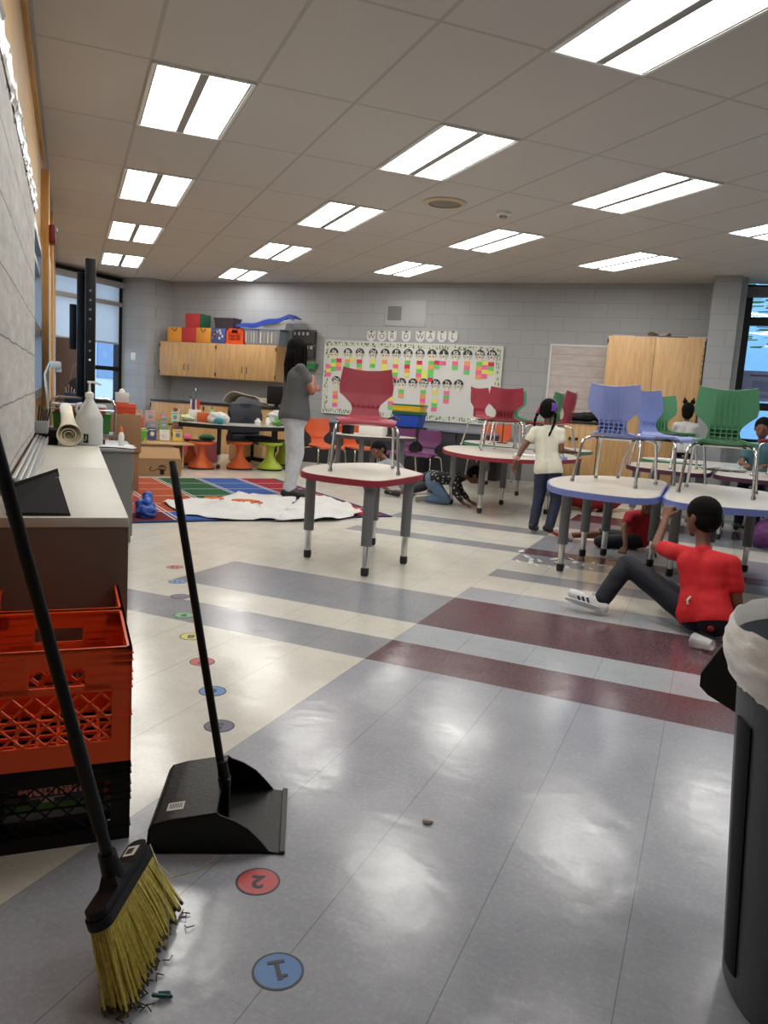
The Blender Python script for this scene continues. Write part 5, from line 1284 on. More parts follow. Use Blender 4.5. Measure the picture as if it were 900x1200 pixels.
lump('packet', 'green snack packet on the curved table near the woman', -5.75, 9.62, TZ, (.07, .04, .06), mat('packet_green', (92, 160, 70), .4), cat='packet', rz=1.0)
lump('plastic_bag', 'bag of mixed silver wrappers at the right end of the curved table', -5.62, 9.92, TZ, (.13, .06, .07), mat('silver_wrap', (168, 166, 158), .35, var=.4, vscale=30), rz=1.1)
lump('plastic_bag', 'clear bag behind the green packet on the curved table', -5.80, 10.0, TZ, (.14, .06, .10), mat('clear_bag', (176, 182, 182), .3), rz=1.1)
t = thing('pencil_cup', 'dark green pencil pot full of markers at left end of the curved table', 'pencil pot', (-7.0, 8.95, TZ))
part('pot', MB().lathe([(.045, 0), (.055, .09), (.05, .09), (.04, .01)], n=16), mat('pot_green', (34, 96, 76), .5), t)
R = rnd(17)
for k in range(7): part('marker', MB().tube([(R.uniform(-.02, .02), R.uniform(-.02, .02), .02), (R.uniform(-.07, .07), R.uniform(-.05, .05), .17)], .006, 6), mat('mk%d' % (k % 3), [(206, 206, 206), (40, 40, 44), (190, 60, 60)][k % 3], .5), t)
t = thing('caddy', 'white caddy with books and a purple book, tall on the curved table', 'caddy', (-6.80, 9.12, TZ), .5)
part('caddy_body', MB().box((0, 0, .08), (.16, .10, .16), bev=.006), WP, t)
for k, c_ in enumerate(((214, 210, 200), (92, 54, 140), (220, 214, 190), (196, 70, 60))): part('book', MB().box((-.05 + k * .034, 0, .2), (.022, .08, .2 + .03 * (k % 2))), mat('cad%d' % k, c_, .6), t)
# pink bin and green lid under the table
bin_('pink basket with cut-outs on the floor under the curved table', 0, 0, 0, .36, .26, .30, mat('pink_basket', (204, 110, 122), .5), .4, cat='basket', loc=(-6.95, 9.62, 0))
lump('ball', 'dark green cushion on top of the pink basket', -6.95, 9.62, .31, (.12, .1, .05), mat('cushion_green', (34, 96, 60), .7), cat='cushion', wr=.004)
lump('backpack', 'bright pink backpack left of the green cushion under the table', -7.22, 9.5, .0, (.1, .1, .20), mat('pink_bag', (222, 74, 130), .6), cat='backpack', wr=.01)
t = thing('storage_box', 'tan wooden box on the floor behind the curved table', 'box', (-6.70, 10.3, 0)); part('box_body', MB().box((0, 0, .24), (.42, .3, .48), bev=.004), mat('tan_box', (178, 140, 96), .6), t); part('lid', MB().box((0, 0, .49), (.44, .32, .02), bev=.003), mat('tan_box', (178, 140, 96), .6), t)
# low shelf with display
A1 = A(52)
SH = Vector((-7.02, 8.12, 0))
def sl(x, y, z=0): return SH + Matrix.Rotation(A1, 3, 'Z') @ Vector((x, y, z))
t = thing('low_shelf', 'low tan wooden shelf unit at the left beyond the open cardboard box', 'shelf', SH, A1)
TANW = wood('tan_shelf', (186, 150, 104), (206, 172, 124), 4, 'X', .5)
part('top', MB().box((.04, -.11, .335), (1.33, .60, .02)), TANW, t); part('bottom', MB().box((0, 0, .03), (1.25, .38, .02)), TANW, t)
for x in (-.61, 0, .61): part('upright', MB().box((x, 0, .18), (.02, .38, .30)), TANW, t)
part('back_panel', MB().box((0, .18, .18), (1.25, .01, .32)), TANW, t)
t = thing('display_rack', 'tan tiered book display rack standing on the low shelf', 'rack', sl(.16, .06, .346), A1)
for k in range(3): part('tier', MB().box((0, -.06 + k * .085, .03 + k * .115), (1.0, .012, .06)), TANW, t); part('ledge', MB().box((0, -.075 + k * .085, .006 + k * .115), (1.0, .04, .008)), TANW, t)
part('side', MB().hull8([(-.505, -.1, 0), (-.495, -.1, 0), (-.495, .15, 0), (-.505, .15, 0)], [(-.505, .10, .36), (-.495, .10, .36), (-.495, .15, .36), (-.505, .15, .36)]), TANW, t)
part('side', MB().hull8([(.495, -.1, 0), (.505, -.1, 0), (.505, .15, 0), (.495, .15, 0)], [(.495, .10, .36), (.505, .10, .36), (.505, .15, .36), (.495, .15, .36)]), TANW, t)
cols = [('pink', (196, 120, 140)), ('blue', (84, 124, 184)), ('cream', (222, 208, 176)), ('navy', (52, 66, 120)), ('white', (220, 220, 216)), ('yellow', (220, 196, 84)), ('teal', (80, 160, 160)), ('lilac', (156, 140, 190)), ('red', (190, 70, 66)), ('grey', (140, 140, 144)), ('green', (110, 160, 90)), ('brown', (130, 96, 70)), ('sky blue', (140, 184, 216)), ('black', (40, 40, 44)), ('tan', (190, 156, 116)), ('rose', (210, 150, 150)), ('orange', (214, 130, 70)), ('mint', (160, 204, 176))]
rows = ['bottom', 'middle', 'top']; R = rnd(60)
for tier in range(3):
    for k in range(6):
        nm, c_ = cols[tier * 6 + k]
        b = thing('picture_book', '%s picture book on the %s tier of the display rack' % (nm, rows[tier]), 'book', sl(.16 - .41 + k * .165 + R.uniform(-.015, .015), .06 - .088 + tier * .085, .346 + .012 + tier * .115), A1)
        hh = R.uniform(.13, .17); ww = R.uniform(.11, .15)
        part('cover', MB().box((0, 0, hh / 2), (ww, .010, hh), mx=R3(-.15, 0, R.uniform(-.1, .1))), mat('cover_' + nm, c_, .5), b)
        part('cover_picture', MB().ball((0, -.010, hh * .5), (ww * .25, .003, hh * .2), 8, mx=R3(-.15)).box((0, -.0065, hh * .85), (ww * .7, .002, .012), mx=R3(-.15)), mat('pic_' + nm, tuple(min(255, int(255 - q * .7)) for q in c_), .5), b)
t = thing('green_bowl', 'large lime green plastic bowl in front of the book rack', 'bowl', sl(-.04, -.27, .346), 0)
part('bowl', MB().lathe([(.02, 0), (.09, .0), (.13, .06), (.155, .15), (.162, .15), (.14, .055), (.10, .008), (.02, .006)], n=32), mat('lime_bowl', (92, 190, 60), .4), t)
part('rim', MB().lathe([(.152, .148), (.168, .148), (.168, .158), (.152, .158)], n=32, caps=False), mat('lime_rim', (150, 224, 120), .4), t)
# open cardboard box
t = thing('cardboard_box', 'open cardboard box with folded flaps and black star drawing by the rug', 'box', (-6.22, 7.62, 0), A1)
bx_ = MB()
for c_, d_ in (((0, -.15, .11), (.52, .006, .22)), ((0, .15, .11), (.52, .006, .22)), ((-.26, 0, .11), (.006, .30, .22)), ((.26, 0, .11), (.006, .30, .22)), ((0, 0, .004), (.52, .30, .006))): bx_.box(c_, d_)
part('box_body', bx_, CARD, t)
part('flap', MB().hull8([(-.25, -.155, .215), (.25, -.155, .215), (.25, -.15, .22), (-.25, -.15, .22)], [(-.27, -.10, .34), (.24, -.10, .34), (.24, -.095, .34), (-.27, -.095, .34)]), CARD2, t, 'pale inner flap')
part('flap', MB().hull8([(-.25, .15, .215), (.25, .15, .215), (.25, .155, .22), (-.25, .155, .22)], [(-.26, .22, .33), (.26, .22, .33), (.26, .225, .33), (-.26, .225, .33)]), CARD, t)
part('flap', MB().hull8([(-.265, -.14, .215), (-.26, -.14, .215), (-.26, .14, .22), (-.265, .14, .22)], [(-.33, -.16, .31), (-.325, -.16, .31), (-.325, .16, .31), (-.33, .16, .31)]), CARD, t)
dr = MB()
for k in range(6):
    a = k * PI / 3 + .3; dr.box((.03 + .03 * math.cos(a), -.1545, .10 + .03 * math.sin(a)), (.05, .002, .012), mx=Matrix.Identity(4))
dr.tube([(-.10, -.155, .12), (-.12, -.155, .08), (-.08, -.155, .06), (-.02, -.155, .09)], .004, 5).box((.03, -.1545, .05), (.05, .002, .06))
part('marker_drawing', dr, BLK, t, 'black marker drawing')
# back table objects: white holder crate and paper towel behind the lone red chair
cube('caddy', 'white open caddy on the grey table behind the lone red chair', -4.12, TZ, .34, .12, WP, .16, 9.32, cat='caddy')
cube('speaker', 'black box device on the grey table beside the white caddy', -4.45, TZ, .12, .13, BLK, .12, 9.25, cat='device')
m = MB(); m.tube([(-.09, 0, .22), (0, 0, .26), (.1, 0, .22)], .014, 8).tube([(0, 0, 0), (.0, 0, .24)], .012, 8).tube([(-.05, 0, 0), (-.02, .02, .2)], .010, 8).box((0, 0, .01), (.16, .12, .02))
single('desk_lamp', m, DKH, 'black desk device with curved top on the grey table', 'lamp', (-3.88, 9.42, TZ))
# right-hand tables: clutter
lump('plastic_bag', 'clear plastic bag on the purple-edged table behind green chair', .10, 8.30, TZ, (.22, .09, .025), mat('clear_bag', (176, 182, 182), .3), rz=.1, wr=.012)
lump('plastic_bag', 'teal tinted plastic wrap on the green-edged table at far right', .48, 9.45, TZ, (.22, .09, .05), mat('teal_wrap', (150, 206, 206), .3), rz=.1)
cube('pencil_box', 'pink pencil box at the right edge on the purple-edged table', .70, TZ, .16, .14, mat('pink_box', (224, 150, 156), .5), .14, 8.05, cat='box')
cube('paper_stack', 'stack of pale papers on the green-edged table in front of the cat-eared child', -.42, TZ, .34, .02, mat('white_sheets', (222, 224, 226), .7), .26, 9.35, cat='paper')
cube('notebook', 'blue notebook on the round red-edged table right of the girl', -1.48, TZ, .22, .02, mat('nb_blue', (104, 134, 204), .5), .16, 7.95, cat='notebook', rz=.4)
cube('paper_stack', 'white papers on the round red-edged table in front of the girl', -1.80, TZ, .22, .012, mat('white_sheets', (222, 224, 226), .7), .28, 8.0, cat='paper', rz=.3)
t = thing('hair_bow', 'dark green bow standing behind the left red chair', 'bow', (-2.72, 9.9, 1.12))
t.location = (-2.62, 10.2, TZ)
part('bow_loop', MB().ball((-.085, 0, .60), (.085, .03, .055), 12), mat('bow_green', (44, 84, 58), .6), t); part('bow_loop', MB().ball((.085, 0, .60), (.085, .03, .055), 12), mat('bow_green', (44, 84, 58), .6), t)
part('knot', MB().ball((0, 0, .60), (.022, .03, .03), 8), mat('bow_green', (44, 84, 58), .6), t); part('stand', MB().tube([(0, 0, 0), (0, 0, .58)], .008, 8).box((0, 0, .005), (.12, .1, .01)), DKH, t)
# red beanbag behind the girl
lump('beanbag', 'red beanbag on the floor behind the standing girl', -1.25, 9.0, 0, (.34, .28, .19), mat('beanbag_red', (150, 20, 32), .7), cat='beanbag', wr=.01, vox=.02)
lump('backpack', 'purple backpack on the floor under the tables at far right', .55, 7.6, 0, (.16, .13, .14), mat('bag_purple', (96, 42, 104), .6), cat='backpack', wr=.01)
# ================================================================== people
def eframe(f, u):
    f = Vector(f).normalized(); u = Vector(u); u = (u - f * u.dot(f)).normalized(); r = f.cross(u)
    m = Matrix.Identity(4)
    for i in range(3): m[i][0] = r[i]; m[i][1] = f[i]; m[i][2] = u[i]
    return m
def hand(mb, w, d, pn, s, curl=.5, side=1, spread=.12):
    """five fingers; d = direction of the hand, pn = back-of-hand normal, side = where the thumb goes"""
    d = Vector(d).normalized(); pn = Vector(pn); pn = (pn - d * pn.dot(d)).normalized(); wv = d.cross(pn) * side
    w = Vector(w); L = .060 * s
    for k, off in enumerate((-.021, -.007, .007, .020)):
        b = w + d * L * .15 + wv * off * s * .7; e = w + d * L + wv * off * s
        capsule(mb, b, .0125 * s, e, .0098 * s, 8, 3)
    for off, ln in ((-.024, .78), (-.0085, .95), (.0085, 1.0), (.024, .9)):
        p = w + d * L + wv * off * s; dirv = (d + wv * off * 4 * spread).normalized(); a = 0
        for seg, q in ((.026, .0086), (.019, .0078), (.015, .007)):
            a += curl * .9
            nd = dirv * math.cos(a) - pn * math.sin(a)
            p2 = p + nd * seg * ln * s; capsule(mb, p, q * s, p2, q * s * .93, 8, 3); p = p2
    p = w + d * L * .3 + wv * .02 * s
    for seg, ang, q in ((.026, .75, .0105), (.02, .45, .009), (.016, .3, .008)):
        nd = d * math.cos(ang) + wv * math.sin(ang) - pn * .35 * curl * 1.6
        nd.normalize(); p2 = p + nd * seg * s; capsule(mb, p, q * s, p2, q * s * .9, 8, 3); p = p2
SKIN = mat('brown_skin', (112, 72, 52), .5, var=.04, vscale=12); HAIRM = mat('black_hair', (13, 11, 11), .85, bump=.4, bscale=160, spec=.15)
EYEW = mat('eye_white', (220, 215, 208), .3); EYED = mat('eye_dark', (26, 18, 14), .2); LIP = mat('lip', (110, 62, 56), .5)
def person(label, J, s, shirt, pants, shoe, hair=None, vox=.008, sleeve=.62, torso=1.0, leg=True, curlL=.5, curlR=.5, bare_shin=0.0, pnL=None, pnR=None, headr=1.0, skin=SKIN, wr=.003, sole=None, jw=1.0, hands=True):
    J = {k: Vector(v) for k, v in J.items()}
    org = Vector((J['pelvis'].x, J['pelvis'].y, 0))
    for k in J:
        if k not in ('hf', 'hu', 'tf', 'ld', 'rd'): J[k] = J[k] - org
    t = thing('person', label, 'person', org)
    lat = (J['Rs'] - J['Ls']); lat = lat.normalized()
    hl = (J['Rhip'] - J['Lhip']).normalized()
    b = MB(); sh = MB(); pt = MB(); tg = .012 * s if False else 0
    tw = .95 * torso
    mid = (J['pelvis'] + J['chest']) / 2
    dnv = (J['pelvis'] - J['chest']).normalized()
    def torsof(m, g, low=True):
        for sg in (-1, 1):
            c = J['chest'] + lat * .052 * s * sg * tw; q = J['pelvis'] + hl * .045 * s * sg * torso; k = mid + (lat + hl).normalized() * .042 * s * sg * tw
            capsule(m, c, (.060 * torso + g) * s, k, (.056 * torso + g) * s); capsule(m, k, (.056 * torso + g) * s, q, (.064 * torso + g + (.014 if g else 0)) * s)
            shp = J['Rs'] if sg > 0 else J['Ls']
            capsule(m, J['chest'] + lat * .03 * s * sg + (J['neck'] - J['chest']) * .3, (.045 + g) * s, shp, (.037 + g) * s)
    torsof(b, 0); torsof(sh, .010)
    capsule(b, J['chest'], .045 * s, J['neck'], .034 * s); capsule(b, J['neck'], .033 * s, J['head'] - J['hu'].normalized() * .03 * s, .036 * s)
    capsule(sh, J['chest'], .055 * s, J['chest'] + (J['neck'] - J['chest']) * .62, .046 * s)
    for c in ('L', 'R'):
        S_, E_, W_ = J[c + 's'], J[c + 'e'], J[c + 'w']
        capsule(b, S_, .036 * s, E_, .027 * s); capsule(b, E_, .027 * s, W_, .0185 * s)
        capsule(sh, S_, .046 * s, S_ + (E_ - S_) * min(1, sleeve), .043 * s)
        if sleeve > 1: capsule(sh, E_, .038 * s, E_ + (W_ - E_) * (sleeve - 1), .030 * s)
        if hands:
            dv = J[('ld' if c == 'L' else 'rd')]
            pn = (pnL if c == 'L' else pnR) or Vector((0, 0, 1))
            hand(b, W_, dv, pn, s, curlL if c == 'L' else curlR, 1 if c == 'L' else -1)
        if leg:
            H, K, A_, T_ = J[c + 'hip'], J[c + 'k'], J[c + 'a'], J[c + 't']
            capsule(b, H, .058 * s, K, .040 * s); capsule(b, K, .040 * s, A_, .025 * s)
            kn = K + (A_ - K) * .25; capsule(b, kn, .040 * s, K + (A_ - K) * .45, .036 * s)
            capsule(b, A_, .026 * s, A_ + (T_ - A_) * .75, .022 * s)
            capsule(pt, H, .070 * s, K, .054 * s)
            if bare_shin < .9: capsule(pt, K, .054 * s, A_ + (K - A_) * max(.06, bare_shin), .044 * s)
    for sg in (-1, 1):
        capsule(pt, J['pelvis'] + hl * .045 * s * sg + (mid - J['pelvis']) * .25, (.066 * torso + .006) * s, J['pelvis'] + hl * .05 * s * sg, (.070 * torso + .008) * s)
    # head
    hm = Matrix.Translation(J['head']) @ eframe(J['hf'], J['hu']); q = s * headr
    b.ball((0, -.004 * q, .018 * q), (.070 * q, .086 * q, .080 * q), 20, hm)
    b.ball((0, .018 * q, -.030 * q), (.056 * q, .062 * q, .062 * q), 18, hm)
    b.ball((0, .045 * q, -.068 * q), (.026 * q, .022 * q, .018 * q), 12, hm)
    capsule(b, hm @ Vector((0, .080 * q, .012 * q)), .008 * q, hm @ Vector((0, .092 * q, -.018 * q)), .013 * q)
    b.ball((0, .074 * q, -.045 * q), (.024 * q, .012 * q, .010 * q), 10, hm)
    for sg in (-1, 1): b.ball((sg * .071 * q, -.004 * q, -.004 * q), (.009 * q, .018 * q, .026 * q), 10, hm)
    body = part('body', blob_mesh('body', b, vox * .8, 2), skin, t)
    for sg in (-1, 1):
        ey = MB(); ey.ball((sg * .030 * q, .068 * q, .010 * q), (.011 * q, .006 * q, .007 * q), 10, hm); e = part('eye', ey, EYEW, t)
        part('iris', MB().ball((sg * .030 * q, .0728 * q, .010 * q), (.0062 * q, .004 * q, .0064 * q), 8, hm), EYED, e)
    part('mouth', MB().ball((0, .082 * q, -.046 * q), (.018 * q, .006 * q, .005 * q), 10, hm), LIP, t)
    if shirt: part('shirt', blob_mesh('shirt', sh, vox, 4, wr, 13 / max(s, .6), cuts=((J['pelvis'] + dnv * .035 * s, dnv),)), shirt, t)
    if pants: part('trousers' if bare_shin < .9 else 'skirt', blob_mesh('trousers', pt, vox, 4, wr, 12 / max(s, .6)), pants, t)
    if leg and shoe:
        for c in ('L', 'R'):
            A_, T_ = J[c + 'a'], J[c + 't']; fd = (T_ - A_); fl_ = fd.length
            up_ = (J[c + 'k'] - A_).normalized(); fd.normalize(); n_ = (up_ - fd * up_.dot(fd)); n_ = n_.normalized() if n_.length > .1 else Vector((0, 0, 1))
            m = MB(); heel = A_ - n_ * .02 * s - fd * .02 * s
            capsule(m, A_ - n_ * .004 * s, .034 * s, heel, .032 * s); capsule(m, heel, .033 * s, T_, .027 * s); capsule(m, A_, .035 * s, A_ + fd * fl_ * .6 - n_ * .01 * s, .027 * s)
            so = part('shoe', blob_mesh('shoe', m, vox * .8, 3), shoe, t)
            if sole:
                mm = MB(); fr_ = Matrix.Translation((heel + T_) / 2 - n_ * .027 * s) @ eframe(fd, n_)
                mm.ball((0, 0, 0), (.036 * s, ((T_ - heel).length / 2 + .034 * s), .011 * s), 16, fr_); part('sole', mm, sole, so)
    if hair: hair(t, hm, q, J, vox)
    return t
def hair_short(t, hm, q, J, vox, mat_=None, th=1.0):
    m = MB(); m.ball((0, -.012 * q, .030 * q), (.077 * q * th, .088 * q * th, .081 * q * th), 20, hm)
    m.ball((0, -.030 * q, -.005 * q), (.073 * q, .068 * q, .07 * q), 16, hm)
    part('hair', blob_mesh('hair', m, vox * .8, 1, .0012, 90), mat_ or HAIRM, t)

# 1. boy in red on the floor
shirtR = mat('red_tshirt', (200, 22, 30), .8, bump=.1, bscale=200); navy = mat('navy_trousers', (12, 16, 30), .75, bump=.1, bscale=200)
J = dict(pelvis=(.055, 4.235, .105), chest=(.018, 4.335, .345), neck=(.0, 4.38, .455), head=(-.018, 4.425, .588), hf=(-.80, .60, -.12), hu=(-.04, .04, 1),
         Ls=(-.115, 4.42, .385), Le=(-.243, 4.59, .375), Lw=(-.212, 4.775, .525), ld=(.05, .55, .85),
         Rs=(.145, 4.29, .385), Re=(.195, 4.25, .20), Rw=(.17, 4.33, .05), rd=(-.3, .5, -.3),
         Lhip=(-.015, 4.31, .09), Lk=(-.36, 4.56, .26), La=(-.475, 4.335, .075), Lt=(-.615, 4.325, .085),
         Rhip=(.09, 4.24, .09), Rk=(-.10, 4.15, .10), Ra=(.07, 4.18, .045), Rt=(.10, 4.29, .04))
J.update(Lk=(-.375, 4.47, .275), La=(-.485, 4.33, .070), Lt=(-.635, 4.33, .095))
J.update(Rk=(-.15, 4.62, .13), Ra=(.06, 4.52, .05), Rt=(.13, 4.44, .045))
WSH = mat('white_trainer', (224, 224, 226), .55)
boy = person('child in red T-shirt and navy trousers sitting on floor, hand on the blue table', J, 1.06, shirtR, navy, WSH, hair_short, .0065, torso=1.12, sole=mat('white_sole', (205, 205, 206), .5), curlL=.9, pnL=Vector((-.3, -.8, .5)), wr=.0045)
# three dark stripes and laces on the trainer in view
oT = Vector((.055, 4.235, 0)); a_ = Vector((-.485, 4.33, .07)) - oT; t_ = Vector((-.635, 4.33, .095)) - oT
st = MB()
for k in range(3):
    c = a_ + (t_ - a_) * (.30 + .17 * k)
    st.tube([c + Vector((0, -.034 + .001 * k, -.030)), c + Vector((-.010, -.0375 + .001 * k, -.010)), c + Vector((-.02, -.030, .015 - .004 * k))], .0065, 6)
part('shoe_stripes', st, mat('stripe_navy', (24, 32, 62), .6), boy)
lc = MB()
for k in range(5):
    c = a_ + (t_ - a_) * (.25 + .11 * k) + Vector((0, 0, .034 - .003 * k)); lc.tube([c + Vector((.0, -.02, -.006)), c, c + Vector((0, .02, -.006))], .0038, 6)
lc.tube([a_ + Vector((-.04, -.01, .04)), a_ + Vector((-.03, -.03, .055)), a_ + Vector((-.055, -.035, .035))], .003, 6)
part('laces', lc, WSH, boy)
part('drawstring', MB().tube([(-.08, -.02, .20), (-.095, -.045, .185), (-.09, -.05, .165)], .006, 6), mat('cream_string', (206, 200, 184), .8), boy)
part('trouser_logo', MB().ball((.03, -.118, .075), (.017, .006, .015), 10), mat('logo_red', (150, 30, 34), .7), boy)

# 2. standing woman
GT = mat('charcoal_tshirt', (78, 80, 82), .85, bump=.1, bscale=150); PJ = mat('pale_jeans', (186, 190, 196), .8, var=.08, vscale=20); BS = mat('black_shoe', (20, 20, 22), .5)
def hair_locs(t, hm, q, J, vox):
    m = MB(); m.ball((0, -.012 * q, .026 * q), (.083 * q, .094 * q, .087 * q), 20, hm); m.ball((0, -.04 * q, -.03 * q), (.076 * q, .068 * q, .07 * q), 16, hm)
    hp = part('hair', blob_mesh('hair', m, vox, 1, .003, 60), HAIRM, t)
    lk = MB(); R = rnd(12)
    for k in range(74):
        an = R.uniform(-.25 * PI, 1.25 * PI) + PI; rad = R.uniform(.6, 1)
        x = math.cos(an) * .092 * q * rad; y = -abs(math.sin(an)) * .10 * q * rad + .012 * q
        L = R.uniform(.16, .30) * q * (.75 if y > -.02 * q else 1)
        p = [hm @ Vector((x, y, .05 * q - abs(x) * .2)), hm @ Vector((x * 1.12, y * 1.12, -.04 * q)), hm @ Vector((x * 1.15 + R.uniform(-.01, .01), y * 1.18 - .01, -.04 * q - L * .5)), hm @ Vector((x * 1.05 + R.uniform(-.02, .02), y * 1.1 - .012, -.05 * q - L))]
        lk.tube(p, [.0075 * q, .008 * q, .0075 * q, .005 * q], 6)
    part('locs', lk, HAIRM, hp)
J = dict(pelvis=(-4.085, 7.17, .86), chest=(-4.09, 7.215, 1.25), neck=(-4.09, 7.225, 1.41), head=(-4.115, 7.245, 1.535), hf=(.25, .93, -.05), hu=(-.05, 0, 1),
         Ls=(-4.21, 7.34, 1.34), Le=(-4.12, 7.47, 1.12), Lw=(-3.98, 7.32, 1.17), ld=(.8, -.5, .1),
         Rs=(-3.99, 7.09, 1.34), Re=(-3.87, 7.13, 1.12), Rw=(-3.95, 7.31, 1.26), rd=(-.65, .4, .25),
         Lhip=(-4.14, 7.24, .84), Lk=(-4.10, 7.20, .47), La=(-4.07, 7.14, .085), Lt=(-3.93, 7.26, .045),
         Rhip=(-4.03, 7.10, .84), Rk=(-4.00, 7.12, .47), Ra=(-4.03, 7.02, .085), Rt=(-3.87, 7.09, .045))
person('standing adult in charcoal T-shirt and pale jeans with long black locs, arms folded', J, 1.38, GT, PJ, BS, hair_locs, .012, sleeve=.5, torso=1.42, headr=.90, wr=.004, sole=mat('dark_sole', (30, 30, 32), .6), skin=mat('warm_skin', (140, 88, 66), .5))

# 3. standing girl
CRE = mat('cream_tshirt', (222, 218, 200), .85, bump=.1, bscale=150); NV2 = mat('navy_leggings', (30, 38, 62), .7)
def hair_braids(t, hm, q, J, vox):
    m = MB(); m.ball((0, -.008 * q, .024 * q), (.078 * q, .092 * q, .084 * q), 20, hm); m.ball((0, -.035 * q, -.015 * q), (.07 * q, .06 * q, .06 * q), 16, hm)
    hp = part('hair', blob_mesh('hair', m, vox, 1, .0015, 80), HAIRM, t)
    for sg, nm in ((-1, 'l'), (1, 'r')):
        bd = MB(); pts = []
        for i in range(9):
            z = -.02 - .026 * i; pts.append(hm @ Vector((sg * (.078 + .012 * math.sin(i * .5)) * q, (-.03 - .012 * i * .5) * q, z * q)))
        bd.tube(pts, [(.017 if i % 2 else .011) * q * (1 - .05 * i) for i in range(9)], 8)
        part('braid', bd, HAIRM, hp)
    bw = MB()
    for k in range(7):
        a = k * 2 * PI / 7; bw.ball((.060 * q + .0 + .024 * math.cos(a) * q, -.055 * q - .01 * q, .03 * q + .024 * math.sin(a) * q), (.016 * q, .012 * q, .016 * q), 8, hm)
    bw.ball((.06 * q, -.078 * q, .03 * q), .010 * q, 8, hm)
    part('hair_bow', bw, mat('purple_bow', (104, 62, 168), .6), t, 'purple hair bow')
    rb = MB()
    for sg in (-1, 1): rb.ball((-.078 * q, -.03 * q + sg * .012, -.01 * q + sg * .012), (.014 * q, .02 * q, .02 * q), 8, hm)
    part('hair_ribbon', rb, mat('pink_ribbon', (190, 40, 80), .6), t, 'pink hair ribbon')
    hb = MB(); hb.tube([hm @ Vector((math.sin(a) * .081 * q, .0 * q - .006, .024 * q + math.cos(a) * .088 * q)) for a in [i * PI / 12 - PI / 2 for i in range(13)]], .003 * q, 6)
    part('headband', hb, mat('band_grey', (150, 150, 160), .5), t)
J = dict(pelvis=(-1.34, 6.945, .565), chest=(-1.385, 6.985, .86), neck=(-1.395, 7.0, .965), head=(-1.405, 7.02, 1.09), hf=(.12, 1, -.08), hu=(.05, 0, 1),
         Ls=(-1.495, 6.965, .90), Le=(-1.575, 6.90, .745), Lw=(-1.615, 6.83, .625), ld=(-.15, -.25, -.9),
         Rs=(-1.275, 7.0, .90), Re=(-1.25, 6.96, .745), Rw=(-1.20, 7.12, .735), rd=(.35, .85, .05),
         Lhip=(-1.395, 6.94, .545), Lk=(-1.395, 6.92, .315), La=(-1.41, 6.845, .07), Lt=(-1.40, 6.93, .035),
         Rhip=(-1.285, 6.95, .545), Rk=(-1.245, 6.95, .315), Ra=(-1.265, 6.845, .07), Rt=(-1.21, 6.80, .035))
J.update(Lt=(-1.40, 6.95, .03), Rt=(-1.14, 6.84, .03))
girl = person('standing child in cream T-shirt, navy leggings and black shoes with braids and purple bow', J, 1.0, CRE, NV2, BS, hair_braids, .009, sleeve=.45, curlL=.3, curlR=.3, wr=.004, pnL=Vector((-.8, .3, .1)))
br_ = MB()
for k in range(3):
    for i in range(10):
        a = i * PI / 5; br_.ball((-1.615 + 1.34 + .026 * math.cos(a), 6.83 - 6.945 + .026 * math.sin(a), .645 + .012 * k - .006 * math.cos(a)), .006, 6)
part('bead_bracelet', br_, mat('bead_pink', (220, 180, 170), .4), girl, 'pale bead bracelets')

# 4. child sitting under the blue tables
J = dict(pelvis=(-.50, 6.74, .09), chest=(-.485, 6.64, .27), neck=(-.465, 6.585, .335), head=(-.43, 6.50, .415), hf=(.1, -.6, -.55), hu=(.15, -.5, .8),
         Ls=(-.575, 6.59, .28), Le=(-.60, 6.50, .19), Lw=(-.565, 6.40, .06), ld=(-.1, -.3, -.5),
         Rs=(-.38, 6.62, .28), Re=(-.31, 6.54, .19), Rw=(-.36, 6.42, .06), rd=(-.1, -.3, -.5),
         Lhip=(-.56, 6.74, .07), Lk=(-.80, 6.80, .075), La=(-1.06, 6.64, .05), Lt=(-1.16, 6.60, .09),
         Rhip=(-.50, 6.68, .07), Rk=(-.78, 6.52, .055), Ra=(-.60, 6.62, .04), Rt=(-.52, 6.66, .04))
person('child in red shirt and dark skirt sitting on the floor beneath the blue tables', J, .95, mat('dark_red_polo', (166, 22, 34), .8), mat('dark_skirt', (26, 30, 38), .8), mat('pale_pink_shoe', (206, 188, 186), .6), hair_short, .009, sleeve=.5, bare_shin=1.0, sole=mat('red_sole', (170, 44, 50), .5), wr=.003)

# 5. child reclining behind the lone table
J = dict(pelvis=(-3.31, 8.62, .13), chest=(-3.50, 8.48, .31), neck=(-3.57, 8.46, .39), head=(-3.655, 8.47, .485), hf=(-.35, -.85, -.35), hu=(-.35, .0, .95),
         Ls=(-3.60, 8.38, .31), Le=(-3.56, 8.20, .14), Lw=(-3.36, 8.15, .07), ld=(.9, -.2, -.1),
         Rs=(-3.46, 8.58, .33), Re=(-3.36, 8.62, .22), Rw=(-3.24, 8.55, .17), rd=(.8, -.2, -.3),
         Lhip=(-3.28, 8.56, .11), Lk=(-3.02, 8.36, .13), La=(-3.26, 8.14, .05), Lt=(-3.38, 8.12, .05),
         Rhip=(-3.25, 8.62, .12), Rk=(-3.0, 8.50, .25), Ra=(-2.93, 8.33, .07), Rt=(-2.93, 8.22, .04))
GH = mat('grey_hoodie', (142, 148, 154), .85, bump=.1, bscale=120)
person('child in grey hooded top reclining on the floor behind the lone red chair', J, 1.05, GH, mat('dark_shorts', (42, 44, 50), .8), BS, hair_short, .010, sleeve=1.25, bare_shin=.62, wr=.004)

